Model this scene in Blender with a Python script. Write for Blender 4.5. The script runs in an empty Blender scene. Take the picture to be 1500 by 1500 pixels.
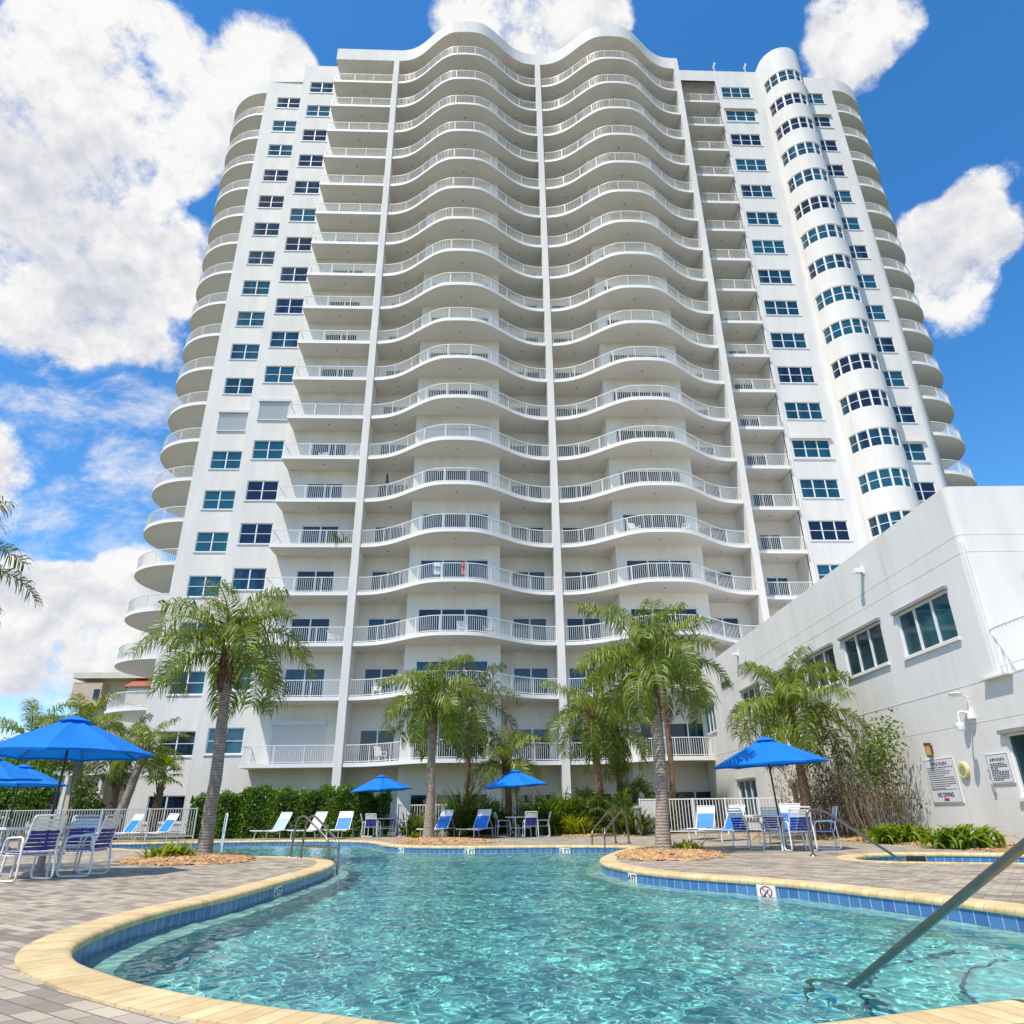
import bpy, bmesh, math, random
from mathutils import Vector, Matrix
from mathutils.geometry import tessellate_polygon
PI = math.pi
sc = bpy.context.scene
C = sc.collection
R = math.radians

# ------------------------------------------------------------------ camera
F_PX, PITCH, YAW, ROLL, CAM_H = 1008.487, .4130, .0410, -.0130, .84
cd = bpy.data.cameras.new('camera')
cam = bpy.data.objects.new('camera', cd); C.objects.link(cam)
cd.sensor_width = 36; cd.lens = 36 * F_PX / 1500; cd.clip_start = .05; cd.clip_end = 6000
fw = Vector((math.sin(YAW) * math.cos(PITCH), math.cos(YAW) * math.cos(PITCH), math.sin(PITCH)))
r0 = Vector((math.cos(YAW), -math.sin(YAW), 0)); u0 = r0.cross(fw)
rv = math.cos(ROLL) * r0 + math.sin(ROLL) * u0
uv_ = -math.sin(ROLL) * r0 + math.cos(ROLL) * u0
m4 = Matrix((rv, uv_, -fw)).transposed().to_4x4(); m4.translation = (0, 0, CAM_H)
cam.matrix_world = m4
sc.camera = cam

# ------------------------------------------------------------------ sun, sky, exposure
SUN_L = Vector((.37, .40, -1)).normalized()          # direction the light travels
sun_el = math.asin(-SUN_L.z)
sun_az = math.atan2(-SUN_L.x, -SUN_L.y)              # clockwise from +Y
sd = bpy.data.lights.new('sun', 'SUN'); sd.energy = 4.6; sd.angle = R(.53); sd.color = (1, .93, .83)
so = bpy.data.objects.new('sun', sd); C.objects.link(so)
so.rotation_euler = SUN_L.to_track_quat('-Z', 'Y').to_euler(); so.location = (-20, -20, 80)
w = bpy.data.worlds.new('World'); sc.world = w; w.use_nodes = True
N = w.node_tree.nodes; LK = w.node_tree.links
for n in list(N): N.remove(n)
def nd(t, **k):
    n = N.new(t)
    for a, b in k.items(): setattr(n, a, b)
    return n
def mth(op, a, b=None, c=None, clamp=False):
    n = nd('ShaderNodeMath', operation=op, use_clamp=clamp)
    for i, v in enumerate((a, b, c)):
        if v is None: continue
        if isinstance(v, (int, float)): n.inputs[i].default_value = v
        else: LK.new(v, n.inputs[i])
    return n.outputs[0]
sky = nd('ShaderNodeTexSky', sky_type='NISHITA'); sky.sun_disc = False
sky.sun_elevation = sun_el; sky.sun_rotation = sun_az % (2 * PI)
sky.air_density = 1.0; sky.dust_density = .3; sky.ozone_density = 4.0
hs = nd('ShaderNodeHueSaturation'); hs.inputs['Saturation'].default_value = 1.29; hs.inputs['Hue'].default_value = .499; hs.inputs['Value'].default_value = 1.34
LK.new(sky.outputs[0], hs.inputs['Color'])
tc = nd('ShaderNodeTexCoord')
CLOUDS = [(-44.5,48.5,3.0,1),(-40.2,50.1,3.4,1),(-36.2,51.3,2.7,1),(-39.6,45.1,4.4,1),(-34.2,49.0,2.1,.9),(-40.4,39.3,4.3,1),(-36.1,40.1,4.1,1),(-31.2,37.5,2.5,.9),(-38.4,33.6,3.7,1),(-34.1,33.6,2.9,1),(-32.3,45.7,2.1,.7),(-25.9,53.9,2.3,1),(-28.0,51.0,1.8,.9),(-22.7,53.4,1.8,.9),(-28.2,48.5,1.8,.8),(-29.8,45.6,1.7,.7),(-28.7,37.7,1.6,.7),(-27.3,41.1,1.5,.6),(-44.4,44.2,2.8,1),(-28.6,32.7,1.8,.6),
 (-2.2,59.9,2.3,1),(5.0,59.7,2.8,1),(11.8,59.4,2.7,1),(16.4,58.3,1.3,.7),(2.3,58.2,2.4,.9),(9.3,57.8,2.4,.9),(4.8,56.8,2.2,.8),(40.3,52.4,2.0,.72),(43.0,51.3,1.9,.72),(38.1,51.3,1.8,.62),(39.8,49.6,1.6,.62),(41.5,54,2.0,.7),(43.2,37.9,2.0,1),(45.1,39.0,1.4,.9),(41.2,35.4,2.2,1),(44.0,35.6,1.9,.95),(40.5,38.3,1.6,.85),(41.7,33.2,2.0,.9),(46.3,36.5,1.4,.6),(47.7,40.5,1.3,.45),
 (-34.3,14.1,2.2,.9),(-31.4,14.8,1.6,.8),(-28.0,17.3,1.9,.9),(-28.5,14.5,2.7,1),(-31.8,11.9,3.4,1),(-34.5,11.4,2.8,1),(-28.7,11.3,3.5,1),(-25.3,13.4,2.2,.9),(-32.0,7.6,2.4,.55),(-39.6,20.8,3.6,.9),(-45.8,36.8,5.0,1),
 (-90,30,14,.8),(120,35,12,.8),(170,25,10,.8),(-150,40,10,.7),(75,30,8,.8)]
acc = None
for az, el, rad, wt in CLOUDS:
    d = Vector((math.sin(R(az)) * math.cos(R(el)), math.cos(R(az)) * math.cos(R(el)), math.sin(R(el))))
    dp = nd('ShaderNodeVectorMath', operation='DOT_PRODUCT'); LK.new(tc.outputs['Generated'], dp.inputs[0]); dp.inputs[1].default_value = d
    c1 = math.cos(R(rad * 1.5))
    v = mth('MULTIPLY', mth('SUBTRACT', dp.outputs['Value'], c1), wt / (1 - c1))
    v = mth('MAXIMUM', v, 0)
    acc = v if acc is None else mth('ADD', acc, v)
acc = mth('MINIMUM', mth('POWER', acc, .8), .98)
def noise(scale, detail, rough, dist=0., off=None, stretch=None):
    n = nd('ShaderNodeTexNoise'); n.inputs['Scale'].default_value = scale; n.inputs['Detail'].default_value = detail
    n.inputs['Roughness'].default_value = rough; n.inputs['Distortion'].default_value = dist
    src = tc.outputs['Generated']
    if off is not None or stretch:
        mp = nd('ShaderNodeMapping'); LK.new(src, mp.inputs[0])
        if off is not None: mp.inputs['Location'].default_value = off
        if stretch: mp.inputs['Scale'].default_value = stretch[0]; mp.inputs['Rotation'].default_value = stretch[1]
        src = mp.outputs[0]
    LK.new(src, n.inputs['Vector'])
    return n.outputs['Fac']
nA = noise(9.5, 14, .655, .08)
nC = noise(4.2, 5, .5, .2)
nB = noise(9.5, 7, .58, .08, off=(-SUN_L * .02))
dens = mth('ADD', acc, mth('MULTIPLY', mth('SUBTRACT', nA, .5), 2.6))
mr = nd('ShaderNodeMapRange', interpolation_type='SMOOTHSTEP'); LK.new(dens, mr.inputs[0])
mr.inputs[1].default_value = .40; mr.inputs[2].default_value = .92
wisp = noise(3.2, 8, .66, .25, stretch=((1, 6, 6), (.3, .9, .5)))
wr = nd('ShaderNodeMapRange', interpolation_type='SMOOTHSTEP'); LK.new(wisp, wr.inputs[0])
wr.inputs[1].default_value = .42; wr.inputs[2].default_value = .74; wr.inputs[4].default_value = .85
# thin streaks only in the western, low part of the sky
dpw = nd('ShaderNodeVectorMath', operation='DOT_PRODUCT'); LK.new(tc.outputs['Generated'], dpw.inputs[0])
_a = Vector((math.sin(R(-33)) * math.cos(R(25)), math.cos(R(-33)) * math.cos(R(25)), math.sin(R(25)))); dpw.inputs[1].default_value = _a
wz = mth('MULTIPLY', wr.outputs[0], mth('MULTIPLY', mth('SUBTRACT', dpw.outputs['Value'], math.cos(R(14))), 1 / (1 - math.cos(R(14))), clamp=True))
alpha = mth('MAXIMUM', mr.outputs[0], wz)
shade = mth('ADD', mth('MULTIPLY', mth('SUBTRACT', nA, nB), 4.2), .72)
shade = mth('SUBTRACT', shade, mth('MULTIPLY', mth('SUBTRACT', dens, .95), .40))
shade = mth('SUBTRACT', shade, mth('MULTIPLY', mth('SUBTRACT', nC, .47), 2.2), clamp=True)
ramp = nd('ShaderNodeMix', data_type='RGBA'); LK.new(shade, ramp.inputs[0])
ramp.inputs[6].default_value = (.54, .56, .64, 1); ramp.inputs[7].default_value = (.86, .85, .84, 1)
bgs = nd('ShaderNodeBackground'); LK.new(hs.outputs[0], bgs.inputs[0]); bgs.inputs[1].default_value = .15
bgc = nd('ShaderNodeBackground'); LK.new(ramp.outputs[2], bgc.inputs[0]); bgc.inputs[1].default_value = 1.0
mx = nd('ShaderNodeMixShader'); LK.new(alpha, mx.inputs[0]); LK.new(bgs.outputs[0], mx.inputs[1]); LK.new(bgc.outputs[0], mx.inputs[2])
wo = nd('ShaderNodeOutputWorld'); LK.new(mx.outputs[0], wo.inputs[0])
vs = sc.view_settings; vs.view_transform = 'Standard'; vs.look = 'None'; vs.exposure = .17; vs.gamma = 1; vs.use_curve_mapping = False
sc.cycles.use_denoising = True
sc.cycles.max_bounces = 10; sc.cycles.diffuse_bounces = 5; sc.cycles.glossy_bounces = 4
sc.cycles.transmission_bounces = 8; sc.cycles.transparent_max_bounces = 16
sc.cycles.caustics_reflective = False; sc.cycles.caustics_refractive = True

# ------------------------------------------------------------------ helpers
ORI = {}
def link(o, parent=None):
    C.objects.link(o)
    if parent: o.parent = parent
    return o
def tag(o, label, cat, group=None, kind=None):
    if label: o['label'] = label
    if cat: o['category'] = cat
    if group: o['group'] = group
    if kind: o['kind'] = kind
    return o
def empty(name, loc=(0, 0, 0), rz=0, parent=None):
    o = bpy.data.objects.new(name, None); link(o, parent)
    o.location = loc; o.rotation_euler = (0, 0, rz)
    ORI[o.name] = Vector(loc) + (ORI[parent.name] if parent else Vector())
    return o
class MB:
    """collects faces; build() makes ONE mesh object"""
    def __init__(s, xf=None): s.v = []; s.f = []; s.m = []; s.uv = {}; s.xf = xf
    def p(s, a):
        s.v.append(tuple(s.xf(a)) if s.xf else tuple(a)); return len(s.v) - 1
    def face(s, pts, m=0, uv=None):
        ids = [s.p(a) for a in pts]; s.f.append(ids); s.m.append(m)
        if uv: s.uv[len(s.f) - 1] = uv
    def box(s, a, b, m=0):
        x0, y0, z0 = [min(a[i], b[i]) for i in range(3)]; x1, y1, z1 = [max(a[i], b[i]) for i in range(3)]
        P = [s.p(q) for q in ((x0,y0,z0),(x1,y0,z0),(x1,y1,z0),(x0,y1,z0),(x0,y0,z1),(x1,y0,z1),(x1,y1,z1),(x0,y1,z1))]
        for q in ((0,3,2,1),(4,5,6,7),(0,1,5,4),(1,2,6,5),(2,3,7,6),(3,0,4,7)):
            s.f.append([P[i] for i in q]); s.m.append(m)
    def obox(s, c, ax, m=0):
        """box from centre and three half-axis vectors"""
        c = Vector(c); ax = [Vector(a) for a in ax]
        P = [s.p(c + sx * ax[0] + sy * ax[1] + sz * ax[2]) for sz in (-1, 1) for sx, sy in ((-1,-1),(1,-1),(1,1),(-1,1))]
        for q in ((0,3,2,1),(4,5,6,7),(0,1,5,4),(1,2,6,5),(2,3,7,6),(3,0,4,7)):
            s.f.append([P[i] for i in q]); s.m.append(m)
    def tube(s, pts, r, n=8, m=0, cap=True, closed=False):
        pts = [Vector(a) for a in pts]; k = len(pts)
        rs = r if isinstance(r, (list, tuple)) else [r] * k
        rings = []; up = None
        for i, q in enumerate(pts):
            if closed: t = (pts[(i + 1) % k] - pts[i - 1])
            else: t = pts[min(i + 1, k - 1)] - pts[max(i - 1, 0)]
            t = t.normalized() if t.length > 1e-9 else Vector((0, 0, 1))
            if up is None: up = t.orthogonal().normalized()
            up = (up - t * up.dot(t))
            up = up.normalized() if up.length > 1e-6 else t.orthogonal().normalized()
            b = t.cross(up)
            rings.append([s.p(q + (up * math.cos(2*PI*j/n) + b * math.sin(2*PI*j/n)) * rs[i]) for j in range(n)])
        for i in range(k if closed else k - 1):
            A, B = rings[i], rings[(i + 1) % k]
            for j in range(n): s.f.append([A[j], A[(j+1) % n], B[(j+1) % n], B[j]]); s.m.append(m)
        if cap and not closed:
            s.f.append(rings[0][::-1]); s.m.append(m); s.f.append(rings[-1]); s.m.append(m)
    def lathe(s, c, prof, n=24, m=0, cap=True):
        rings = [[s.p((c[0] + r * math.cos(2*PI*j/n), c[1] + r * math.sin(2*PI*j/n), c[2] + z)) for j in range(n)] for r, z in prof]
        for A, B in zip(rings, rings[1:]):
            for j in range(n): s.f.append([A[j], A[(j+1) % n], B[(j+1) % n], B[j]]); s.m.append(m)
        if cap: s.f.append(rings[0][::-1]); s.m.append(m); s.f.append(rings[-1]); s.m.append(m)
    def prism(s, poly, z0, z1, m=0, msid=None):
        """poly: list of (x,y) anticlockwise, may be concave"""
        ms = m if msid is None else msid
        a = [s.p((x, y, z0)) for x, y in poly]; b = [s.p((x, y, z1)) for x, y in poly]; k = len(poly)
        tris = tessellate_polygon([[Vector((x, y, 0)) for x, y in poly]])
        for t in tris:
            A, B, D = [Vector(poly[i] + (0,)) if len(poly[i]) == 2 else Vector(poly[i]) for i in t]
            if (B - A).cross(D - A).z < 0: t = t[::-1]
            s.f.append([b[i] for i in t]); s.m.append(m); s.f.append([a[i] for i in t[::-1]]); s.m.append(m)
        for i in range(k): s.f.append([a[i], a[(i+1) % k], b[(i+1) % k], b[i]]); s.m.append(ms)
    def build(s, name, mats, parent=None, world=False, smooth=None, merge=False, loc=None):
        me = bpy.data.meshes.new(name)
        vs_ = s.v
        if world and parent:
            o0 = ORI[parent.name]; vs_ = [(a[0]-o0.x, a[1]-o0.y, a[2]-o0.z) for a in vs_]
        me.from_pydata(vs_, [], s.f)
        if not isinstance(mats, (list, tuple)): mats = [mats]
        for q in mats: me.materials.append(q)
        if len(mats) > 1: me.polygons.foreach_set('material_index', s.m)
        if s.uv:
            ul = me.uv_layers.new(name='UVMap')
            for fi, c in s.uv.items():
                for li, q in zip(me.polygons[fi].loop_indices, c): ul.data[li].uv = q
        if merge:
            bm = bmesh.new(); bm.from_mesh(me); bmesh.ops.remove_doubles(bm, verts=bm.verts, dist=1e-4); bm.to_mesh(me); bm.free()
        if smooth is not None:
            me.shade_smooth()
            if smooth < 179: me.set_sharp_from_angle(angle=R(smooth))
        me.update()
        o = bpy.data.objects.new(name, me); link(o, parent)
        if loc: o.location = loc
        ORI[o.name] = Vector(o.location) + (ORI[parent.name] if parent else Vector())
        return o
def dup(o, parent=None):
    c = o.copy(); C.objects.link(c); c.parent = parent
    for k in ('label', 'category', 'group'):
        pass
    for ch in list(KIDS(o)): dup(ch, c)
    return c
def KIDS(o): return [q for q in o.children]
def place(proto, loc, rz, label, first=[]):
    o = dup(proto); o.location = loc; o.rotation_euler = (0, 0, rz); o['label'] = label
    return o

# ------------------------------------------------------------------ materials
def mat(name, col, rough=.6, metal=0., var=.0, vscale=4., bump=0., bscale=60., island=0., objrand=None, spec=.5, col2=None, coat=0.):
    m = bpy.data.materials.new(name); m.use_nodes = True; t = m.node_tree; n = t.nodes; l = t.links
    b = n['Principled BSDF']; b.inputs['Roughness'].default_value = rough; b.inputs['Metallic'].default_value = metal
    b.inputs['Specular IOR Level'].default_value = spec; b.inputs['Coat Weight'].default_value = coat
    b.inputs['Base Color'].default_value = (*col, 1)
    out = None
    tcn = n.new('ShaderNodeTexCoord')
    if var or col2:
        nz = n.new('ShaderNodeTexNoise'); nz.inputs['Scale'].default_value = vscale; nz.inputs['Detail'].default_value = 6; nz.inputs['Roughness'].default_value = .65
        l.new(tcn.outputs['Object'], nz.inputs['Vector'])
        r = n.new('ShaderNodeMapRange'); r.inputs[1].default_value = .3; r.inputs[2].default_value = .7; l.new(nz.outputs['Fac'], r.inputs[0])
        mi = n.new('ShaderNodeMix'); mi.data_type = 'RGBA'; l.new(r.outputs[0], mi.inputs[0])
        c2 = col2 or tuple(c * (1 - var) for c in col)
        mi.inputs[6].default_value = (*c2, 1); mi.inputs[7].default_value = (*col, 1); out = mi.outputs[2]
    if island:
        g = n.new('ShaderNodeNewGeometry'); h = n.new('ShaderNodeHueSaturation')
        r = n.new('ShaderNodeMapRange'); r.inputs[3].default_value = 1 - island; r.inputs[4].default_value = 1 + island; l.new(g.outputs['Random Per Island'], r.inputs[0])
        l.new(r.outputs[0], h.inputs['Value'])
        r2 = n.new('ShaderNodeMath'); r2.operation = 'MULTIPLY_ADD'; r2.inputs[1].default_value = .04; r2.inputs[2].default_value = .48
        wn = n.new('ShaderNodeTexWhiteNoise'); wn.noise_dimensions = '1D'; l.new(g.outputs['Random Per Island'], wn.inputs['W'])
        l.new(wn.outputs['Value'], r2.inputs[0]); l.new(r2.outputs[0], h.inputs['Hue'])
        if out: l.new(out, h.inputs['Color'])
        else: h.inputs['Color'].default_value = (*col, 1)
        out = h.outputs[0]
    if objrand:
        oi = n.new('ShaderNodeObjectInfo'); mi = n.new('ShaderNodeMix'); mi.data_type = 'RGBA'; l.new(oi.outputs['Random'], mi.inputs[0])
        mi.inputs[6].default_value = (*col, 1); mi.inputs[7].default_value = (*objrand, 1)
        out = mi.outputs[2]
    if out: l.new(out, b.inputs['Base Color'])
    if bump:
        nz = n.new('ShaderNodeTexNoise'); nz.inputs['Scale'].default_value = bscale; nz.inputs['Detail'].default_value = 5
        l.new(tcn.outputs['Object'], nz.inputs['Vector'])
        bp = n.new('ShaderNodeBump'); bp.inputs['Strength'].default_value = bump; bp.inputs['Distance'].default_value = .02
        l.new(nz.outputs['Fac'], bp.inputs['Height']); l.new(bp.outputs[0], b.inputs['Normal'])
    return m
def leaf(name, col, col2, tr=.35, vs=1.5):
    m = bpy.data.materials.new(name); m.use_nodes = True; t = m.node_tree; n = t.nodes; l = t.links
    n.remove(n['Principled BSDF'])
    g = n.new('ShaderNodeNewGeometry'); tcn = n.new('ShaderNodeTexCoord')
    nz = n.new('ShaderNodeTexNoise'); nz.inputs['Scale'].default_value = vs; nz.inputs['Detail'].default_value = 3; l.new(tcn.outputs['Object'], nz.inputs['Vector'])
    ad = n.new('ShaderNodeMath'); ad.operation = 'ADD'; l.new(g.outputs['Random Per Island'], ad.inputs[0]); l.new(nz.outputs['Fac'], ad.inputs[1])
    r = n.new('ShaderNodeMapRange'); r.inputs[1].default_value = .35; r.inputs[2].default_value = 1.65; l.new(ad.outputs[0], r.inputs[0])
    mi = n.new('ShaderNodeMix'); mi.data_type = 'RGBA'; l.new(r.outputs[0], mi.inputs[0]); mi.inputs[6].default_value = (*col, 1); mi.inputs[7].default_value = (*col2, 1)
    b = n.new('ShaderNodeBsdfPrincipled'); b.inputs['Roughness'].default_value = .42; l.new(mi.outputs[2], b.inputs['Base Color'])
    tr_ = n.new('ShaderNodeBsdfTranslucent')
    h = n.new('ShaderNodeHueSaturation'); h.inputs['Hue'].default_value = .48; h.inputs['Value'].default_value = 1.5; h.inputs['Saturation'].default_value = 1.1
    l.new(mi.outputs[2], h.inputs['Color']); l.new(h.outputs[0], tr_.inputs['Color'])
    ms = n.new('ShaderNodeMixShader'); ms.inputs[0].default_value = tr; l.new(b.outputs[0], ms.inputs[1]); l.new(tr_.outputs[0], ms.inputs[2])
    l.new(ms.outputs[0], n['Material Output'].inputs[0])
    return m
def stucco(name, col, block=False):
    m = bpy.data.materials.new(name); m.use_nodes = True; t = m.node_tree; n = t.nodes; l = t.links; b = n['Principled BSDF']
    b.inputs['Roughness'].default_value = .75; b.inputs['Specular IOR Level'].default_value = .3
    tcn = n.new('ShaderNodeTexCoord')
    a = n.new('ShaderNodeTexNoise'); a.inputs['Scale'].default_value = .35; a.inputs['Detail'].default_value = 7; a.inputs['Roughness'].default_value = .6
    mp = n.new('ShaderNodeMapping'); mp.inputs['Scale'].default_value = (3, 3, .6)     # faint vertical rain streaks
    l.new(tcn.outputs['Object'], mp.inputs[0]); l.new(mp.outputs[0], a.inputs['Vector'])
    r = n.new('ShaderNodeMapRange'); r.inputs[1].default_value = .35; r.inputs[2].default_value = .72; r.inputs[3].default_value = .88; r.inputs[4].default_value = 1.02; l.new(a.outputs['Fac'], r.inputs[0])
    a2 = n.new('ShaderNodeTexNoise'); a2.inputs['Scale'].default_value = 1.; a2.inputs['Detail'].default_value = 5; a2.inputs['Roughness'].default_value = .7
    mp2 = n.new('ShaderNodeMapping'); mp2.inputs['Scale'].default_value = (3.2, 3.2, .16); l.new(tcn.outputs['Object'], mp2.inputs[0]); l.new(mp2.outputs[0], a2.inputs['Vector'])
    r2 = n.new('ShaderNodeMapRange'); r2.inputs[1].default_value = .60; r2.inputs[2].default_value = .80; r2.inputs[3].default_value = 1.; r2.inputs[4].default_value = .80; l.new(a2.outputs['Fac'], r2.inputs[0])
    k2 = n.new('ShaderNodeMath'); k2.operation = 'MULTIPLY'; l.new(r.outputs[0], k2.inputs[0]); l.new(r2.outputs[0], k2.inputs[1])
    mu = n.new('ShaderNodeVectorMath'); mu.operation = 'SCALE'; mu.inputs[0].default_value = col; l.new(k2.outputs[0], mu.inputs['Scale'])
    l.new(mu.outputs[0], b.inputs['Base Color'])
    f = n.new('ShaderNodeTexNoise'); f.inputs['Scale'].default_value = 28; f.inputs['Detail'].default_value = 4; l.new(tcn.outputs['Object'], f.inputs['Vector'])
    h = f.outputs['Fac']
    if block:
        sx = n.new('ShaderNodeSeparateXYZ'); l.new(tcn.outputs['Object'], sx.inputs[0]); cx = n.new('ShaderNodeCombineXYZ')
        l.new(sx.outputs['Y'], cx.inputs[0]); l.new(sx.outputs['Z'], cx.inputs[1])
        bt = n.new('ShaderNodeTexBrick'); bt.inputs['Scale'].default_value = 1; bt.inputs['Brick Width'].default_value = .4; bt.inputs['Row Height'].default_value = .2
        bt.inputs['Mortar Size'].default_value = .008; bt.inputs['Mortar Smooth'].default_value = .6; l.new(cx.outputs[0], bt.inputs['Vector'])
        s2 = n.new('ShaderNodeMath'); s2.operation = 'MULTIPLY_ADD'; s2.inputs[1].default_value = -.8; l.new(bt.outputs['Fac'], s2.inputs[0]); l.new(f.outputs['Fac'], s2.inputs[2]); h = s2.outputs[0]
    bp = n.new('ShaderNodeBump'); bp.inputs['Strength'].default_value = .25; bp.inputs['Distance'].default_value = .01
    l.new(h, bp.inputs['Height']); l.new(bp.outputs[0], b.inputs['Normal'])
    return m
def glass_dark(name, a, b_, rough=.03):
    """window glass seen from outside: dark room, curtains differing by window, mirror sheen"""
    m = bpy.data.materials.new(name); m.use_nodes = True; t = m.node_tree; n = t.nodes; l = t.links; b = n['Principled BSDF']
    oi = n.new('ShaderNodeObjectInfo'); tcn = n.new('ShaderNodeTexCoord')
    wv = n.new('ShaderNodeTexNoise'); wv.noise_dimensions = '4D'; wv.inputs['Scale'].default_value = .9; wv.inputs['Detail'].default_value = 2
    mp = n.new('ShaderNodeMapping'); mp.inputs['Scale'].default_value = (1.6, 1.6, .25); l.new(tcn.outputs['Object'], mp.inputs[0]); l.new(mp.outputs[0], wv.inputs['Vector'])
    k = n.new('ShaderNodeMath'); k.operation = 'MULTIPLY'; k.inputs[1].default_value = 37.; l.new(oi.outputs['Random'], k.inputs[0]); l.new(k.outputs[0], wv.inputs['W'])
    ad = n.new('ShaderNodeMath'); ad.operation = 'MULTIPLY_ADD'; ad.inputs[1].default_value = .9; l.new(oi.outputs['Random'], ad.inputs[0]); l.new(wv.outputs['Fac'], ad.inputs[2])
    r = n.new('ShaderNodeMapRange'); r.inputs[1].default_value = .75; r.inputs[2].default_value = 1.05; l.new(ad.outputs[0], r.inputs[0])
    mi = n.new('ShaderNodeMix'); mi.data_type = 'RGBA'; l.new(r.outputs[0], mi.inputs[0]); mi.inputs[6].default_value = (*a, 1); mi.inputs[7].default_value = (*b_, 1)
    l.new(mi.outputs[2], b.inputs['Base Color']); b.inputs['Roughness'].default_value = rough; b.inputs['IOR'].default_value = 1.6
    nz = n.new('ShaderNodeTexNoise'); nz.inputs['Scale'].default_value = .7; l.new(tcn.outputs['Object'], nz.inputs['Vector'])
    bp = n.new('ShaderNodeBump'); bp.inputs['Strength'].default_value = .06; l.new(nz.outputs['Fac'], bp.inputs['Height']); l.new(bp.outputs[0], b.inputs['Normal'])
    return m
STUCCO = stucco('white_stucco', (.80, .755, .69))
BLOCK = stucco('white_block_wall', (.79, .745, .68), True)
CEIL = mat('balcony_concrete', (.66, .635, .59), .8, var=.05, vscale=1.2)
RAILW = mat('white_rail_paint', (.82, .79, .73), .4)
FRAMEW = mat('white_window_frame', (.80, .80, .79), .35)
GLASS = glass_dark('window_glass', (.006, .010, .030), (.010, .085, .125))
DGLASS = glass_dark('door_glass', (.006, .008, .014), (.012, .045, .075))
CGLASS = glass_dark('clubhouse_glass', (.008, .022, .032), (.012, .085, .105))
SHUT = mat('roll_shutter', (.60, .61, .62), .5)
DARK = mat('dark_fitting', (.05, .045, .04), .5)
STEEL = mat('rail_steel', (.30, .27, .23), .32, metal=.85, var=.3, vscale=9)
STEELB = mat('handrail_steel', (.24, .225, .20), .33, metal=.85, var=.25, vscale=14)
BLUEFAB = mat('blue_canvas', (.003, .14, .76), .75, var=.08, vscale=6, bump=.15, bscale=300)
BLUESL = mat('blue_sling', (.012, .20, .72), .6, var=.1, vscale=8)
NAVY = mat('navy_strap', (.012, .035, .24), .5, island=.15)
WHITEST = mat('white_strap', (.78, .77, .75), .5, island=.05)
PALEBLUE = mat('pale_blue_towel', (.36, .50, .80), .8, var=.1, vscale=10)
WHITEP = mat('white_powdercoat', (.80, .79, .76), .35)
GREYFENCE = mat('grey_fence_paint', (.46, .46, .44), .5)
BARK = None
def bark(name, c1, c2, scale):
    m = bpy.data.materials.new(name); m.use_nodes = True; t = m.node_tree; n = t.nodes; l = t.links; b = n['Principled BSDF']; b.inputs['Roughness'].default_value = .9
    tcn = n.new('ShaderNodeTexCoord'); wv = n.new('ShaderNodeTexWave'); wv.bands_direction = 'Z'; wv.inputs['Scale'].default_value = scale; wv.inputs['Distortion'].default_value = 3.5; wv.inputs['Detail'].default_value = 3; wv.inputs['Detail Scale'].default_value = 2.5
    l.new(tcn.outputs['Object'], wv.inputs['Vector'])
    nz = n.new('ShaderNodeTexNoise'); nz.inputs['Scale'].default_value = 7; nz.inputs['Detail'].default_value = 6; l.new(tcn.outputs['Object'], nz.inputs['Vector'])
    mu = n.new('ShaderNodeMath'); mu.operation = 'MULTIPLY_ADD'; mu.inputs[1].default_value = .35; l.new(wv.outputs['Fac'], mu.inputs[0]); l.new(nz.outputs['Fac'], mu.inputs[2])
    r = n.new('ShaderNodeMapRange'); r.inputs[1].default_value = .35; r.inputs[2].default_value = .95; l.new(mu.outputs[0], r.inputs[0])
    mi = n.new('ShaderNodeMix'); mi.data_type = 'RGBA'; l.new(r.outputs[0], mi.inputs[0]); mi.inputs[6].default_value = (*c1, 1); mi.inputs[7].default_value = (*c2, 1); l.new(mi.outputs[2], b.inputs['Base Color'])
    bp = n.new('ShaderNodeBump'); bp.inputs['Strength'].default_value = .7; bp.inputs['Distance'].default_value = .03; l.new(mu.outputs[0], bp.inputs['Height']); l.new(bp.outputs[0], b.inputs['Normal'])
    return m
BARKG = bark('grey_palm_bark', (.17, .13, .10), (.42, .34, .27), 5.)
BARKB = bark('brown_palm_bark', (.10, .055, .035), (.32, .19, .11), 6.)
BOOT = bark('palm_boots', (.07, .03, .017), (.26, .12, .06), 9.)
PALM = leaf('palm_leaf', (.045, .105, .010), (.27, .33, .022), .38)
PALMD = leaf('dull_palm_leaf', (.04, .08, .014), (.15, .19, .035), .3)
PALMY = leaf('yellow_palm_leaf', (.12, .18, .012), (.30, .34, .03), .4)
HEDGE = leaf('hedge_leaf', (.03, .085, .006), (.16, .29, .02), .3, 1.0)
SHRUB = leaf('shrub_leaf', (.05, .10, .012), (.20, .27, .04), .3)
FERN = leaf('fern_leaf', (.07, .15, .010), (.26, .36, .03), .35)
DRYL = leaf('dry_leaf', (.14, .10, .045), (.26, .21, .08), .25)
TWIG = mat('dry_twig', (.20, .14, .09), .9, island=.3)
MULCH = mat('orange_gravel', (.50, .29, .125), .85, island=.45, var=.3, vscale=12)

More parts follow.
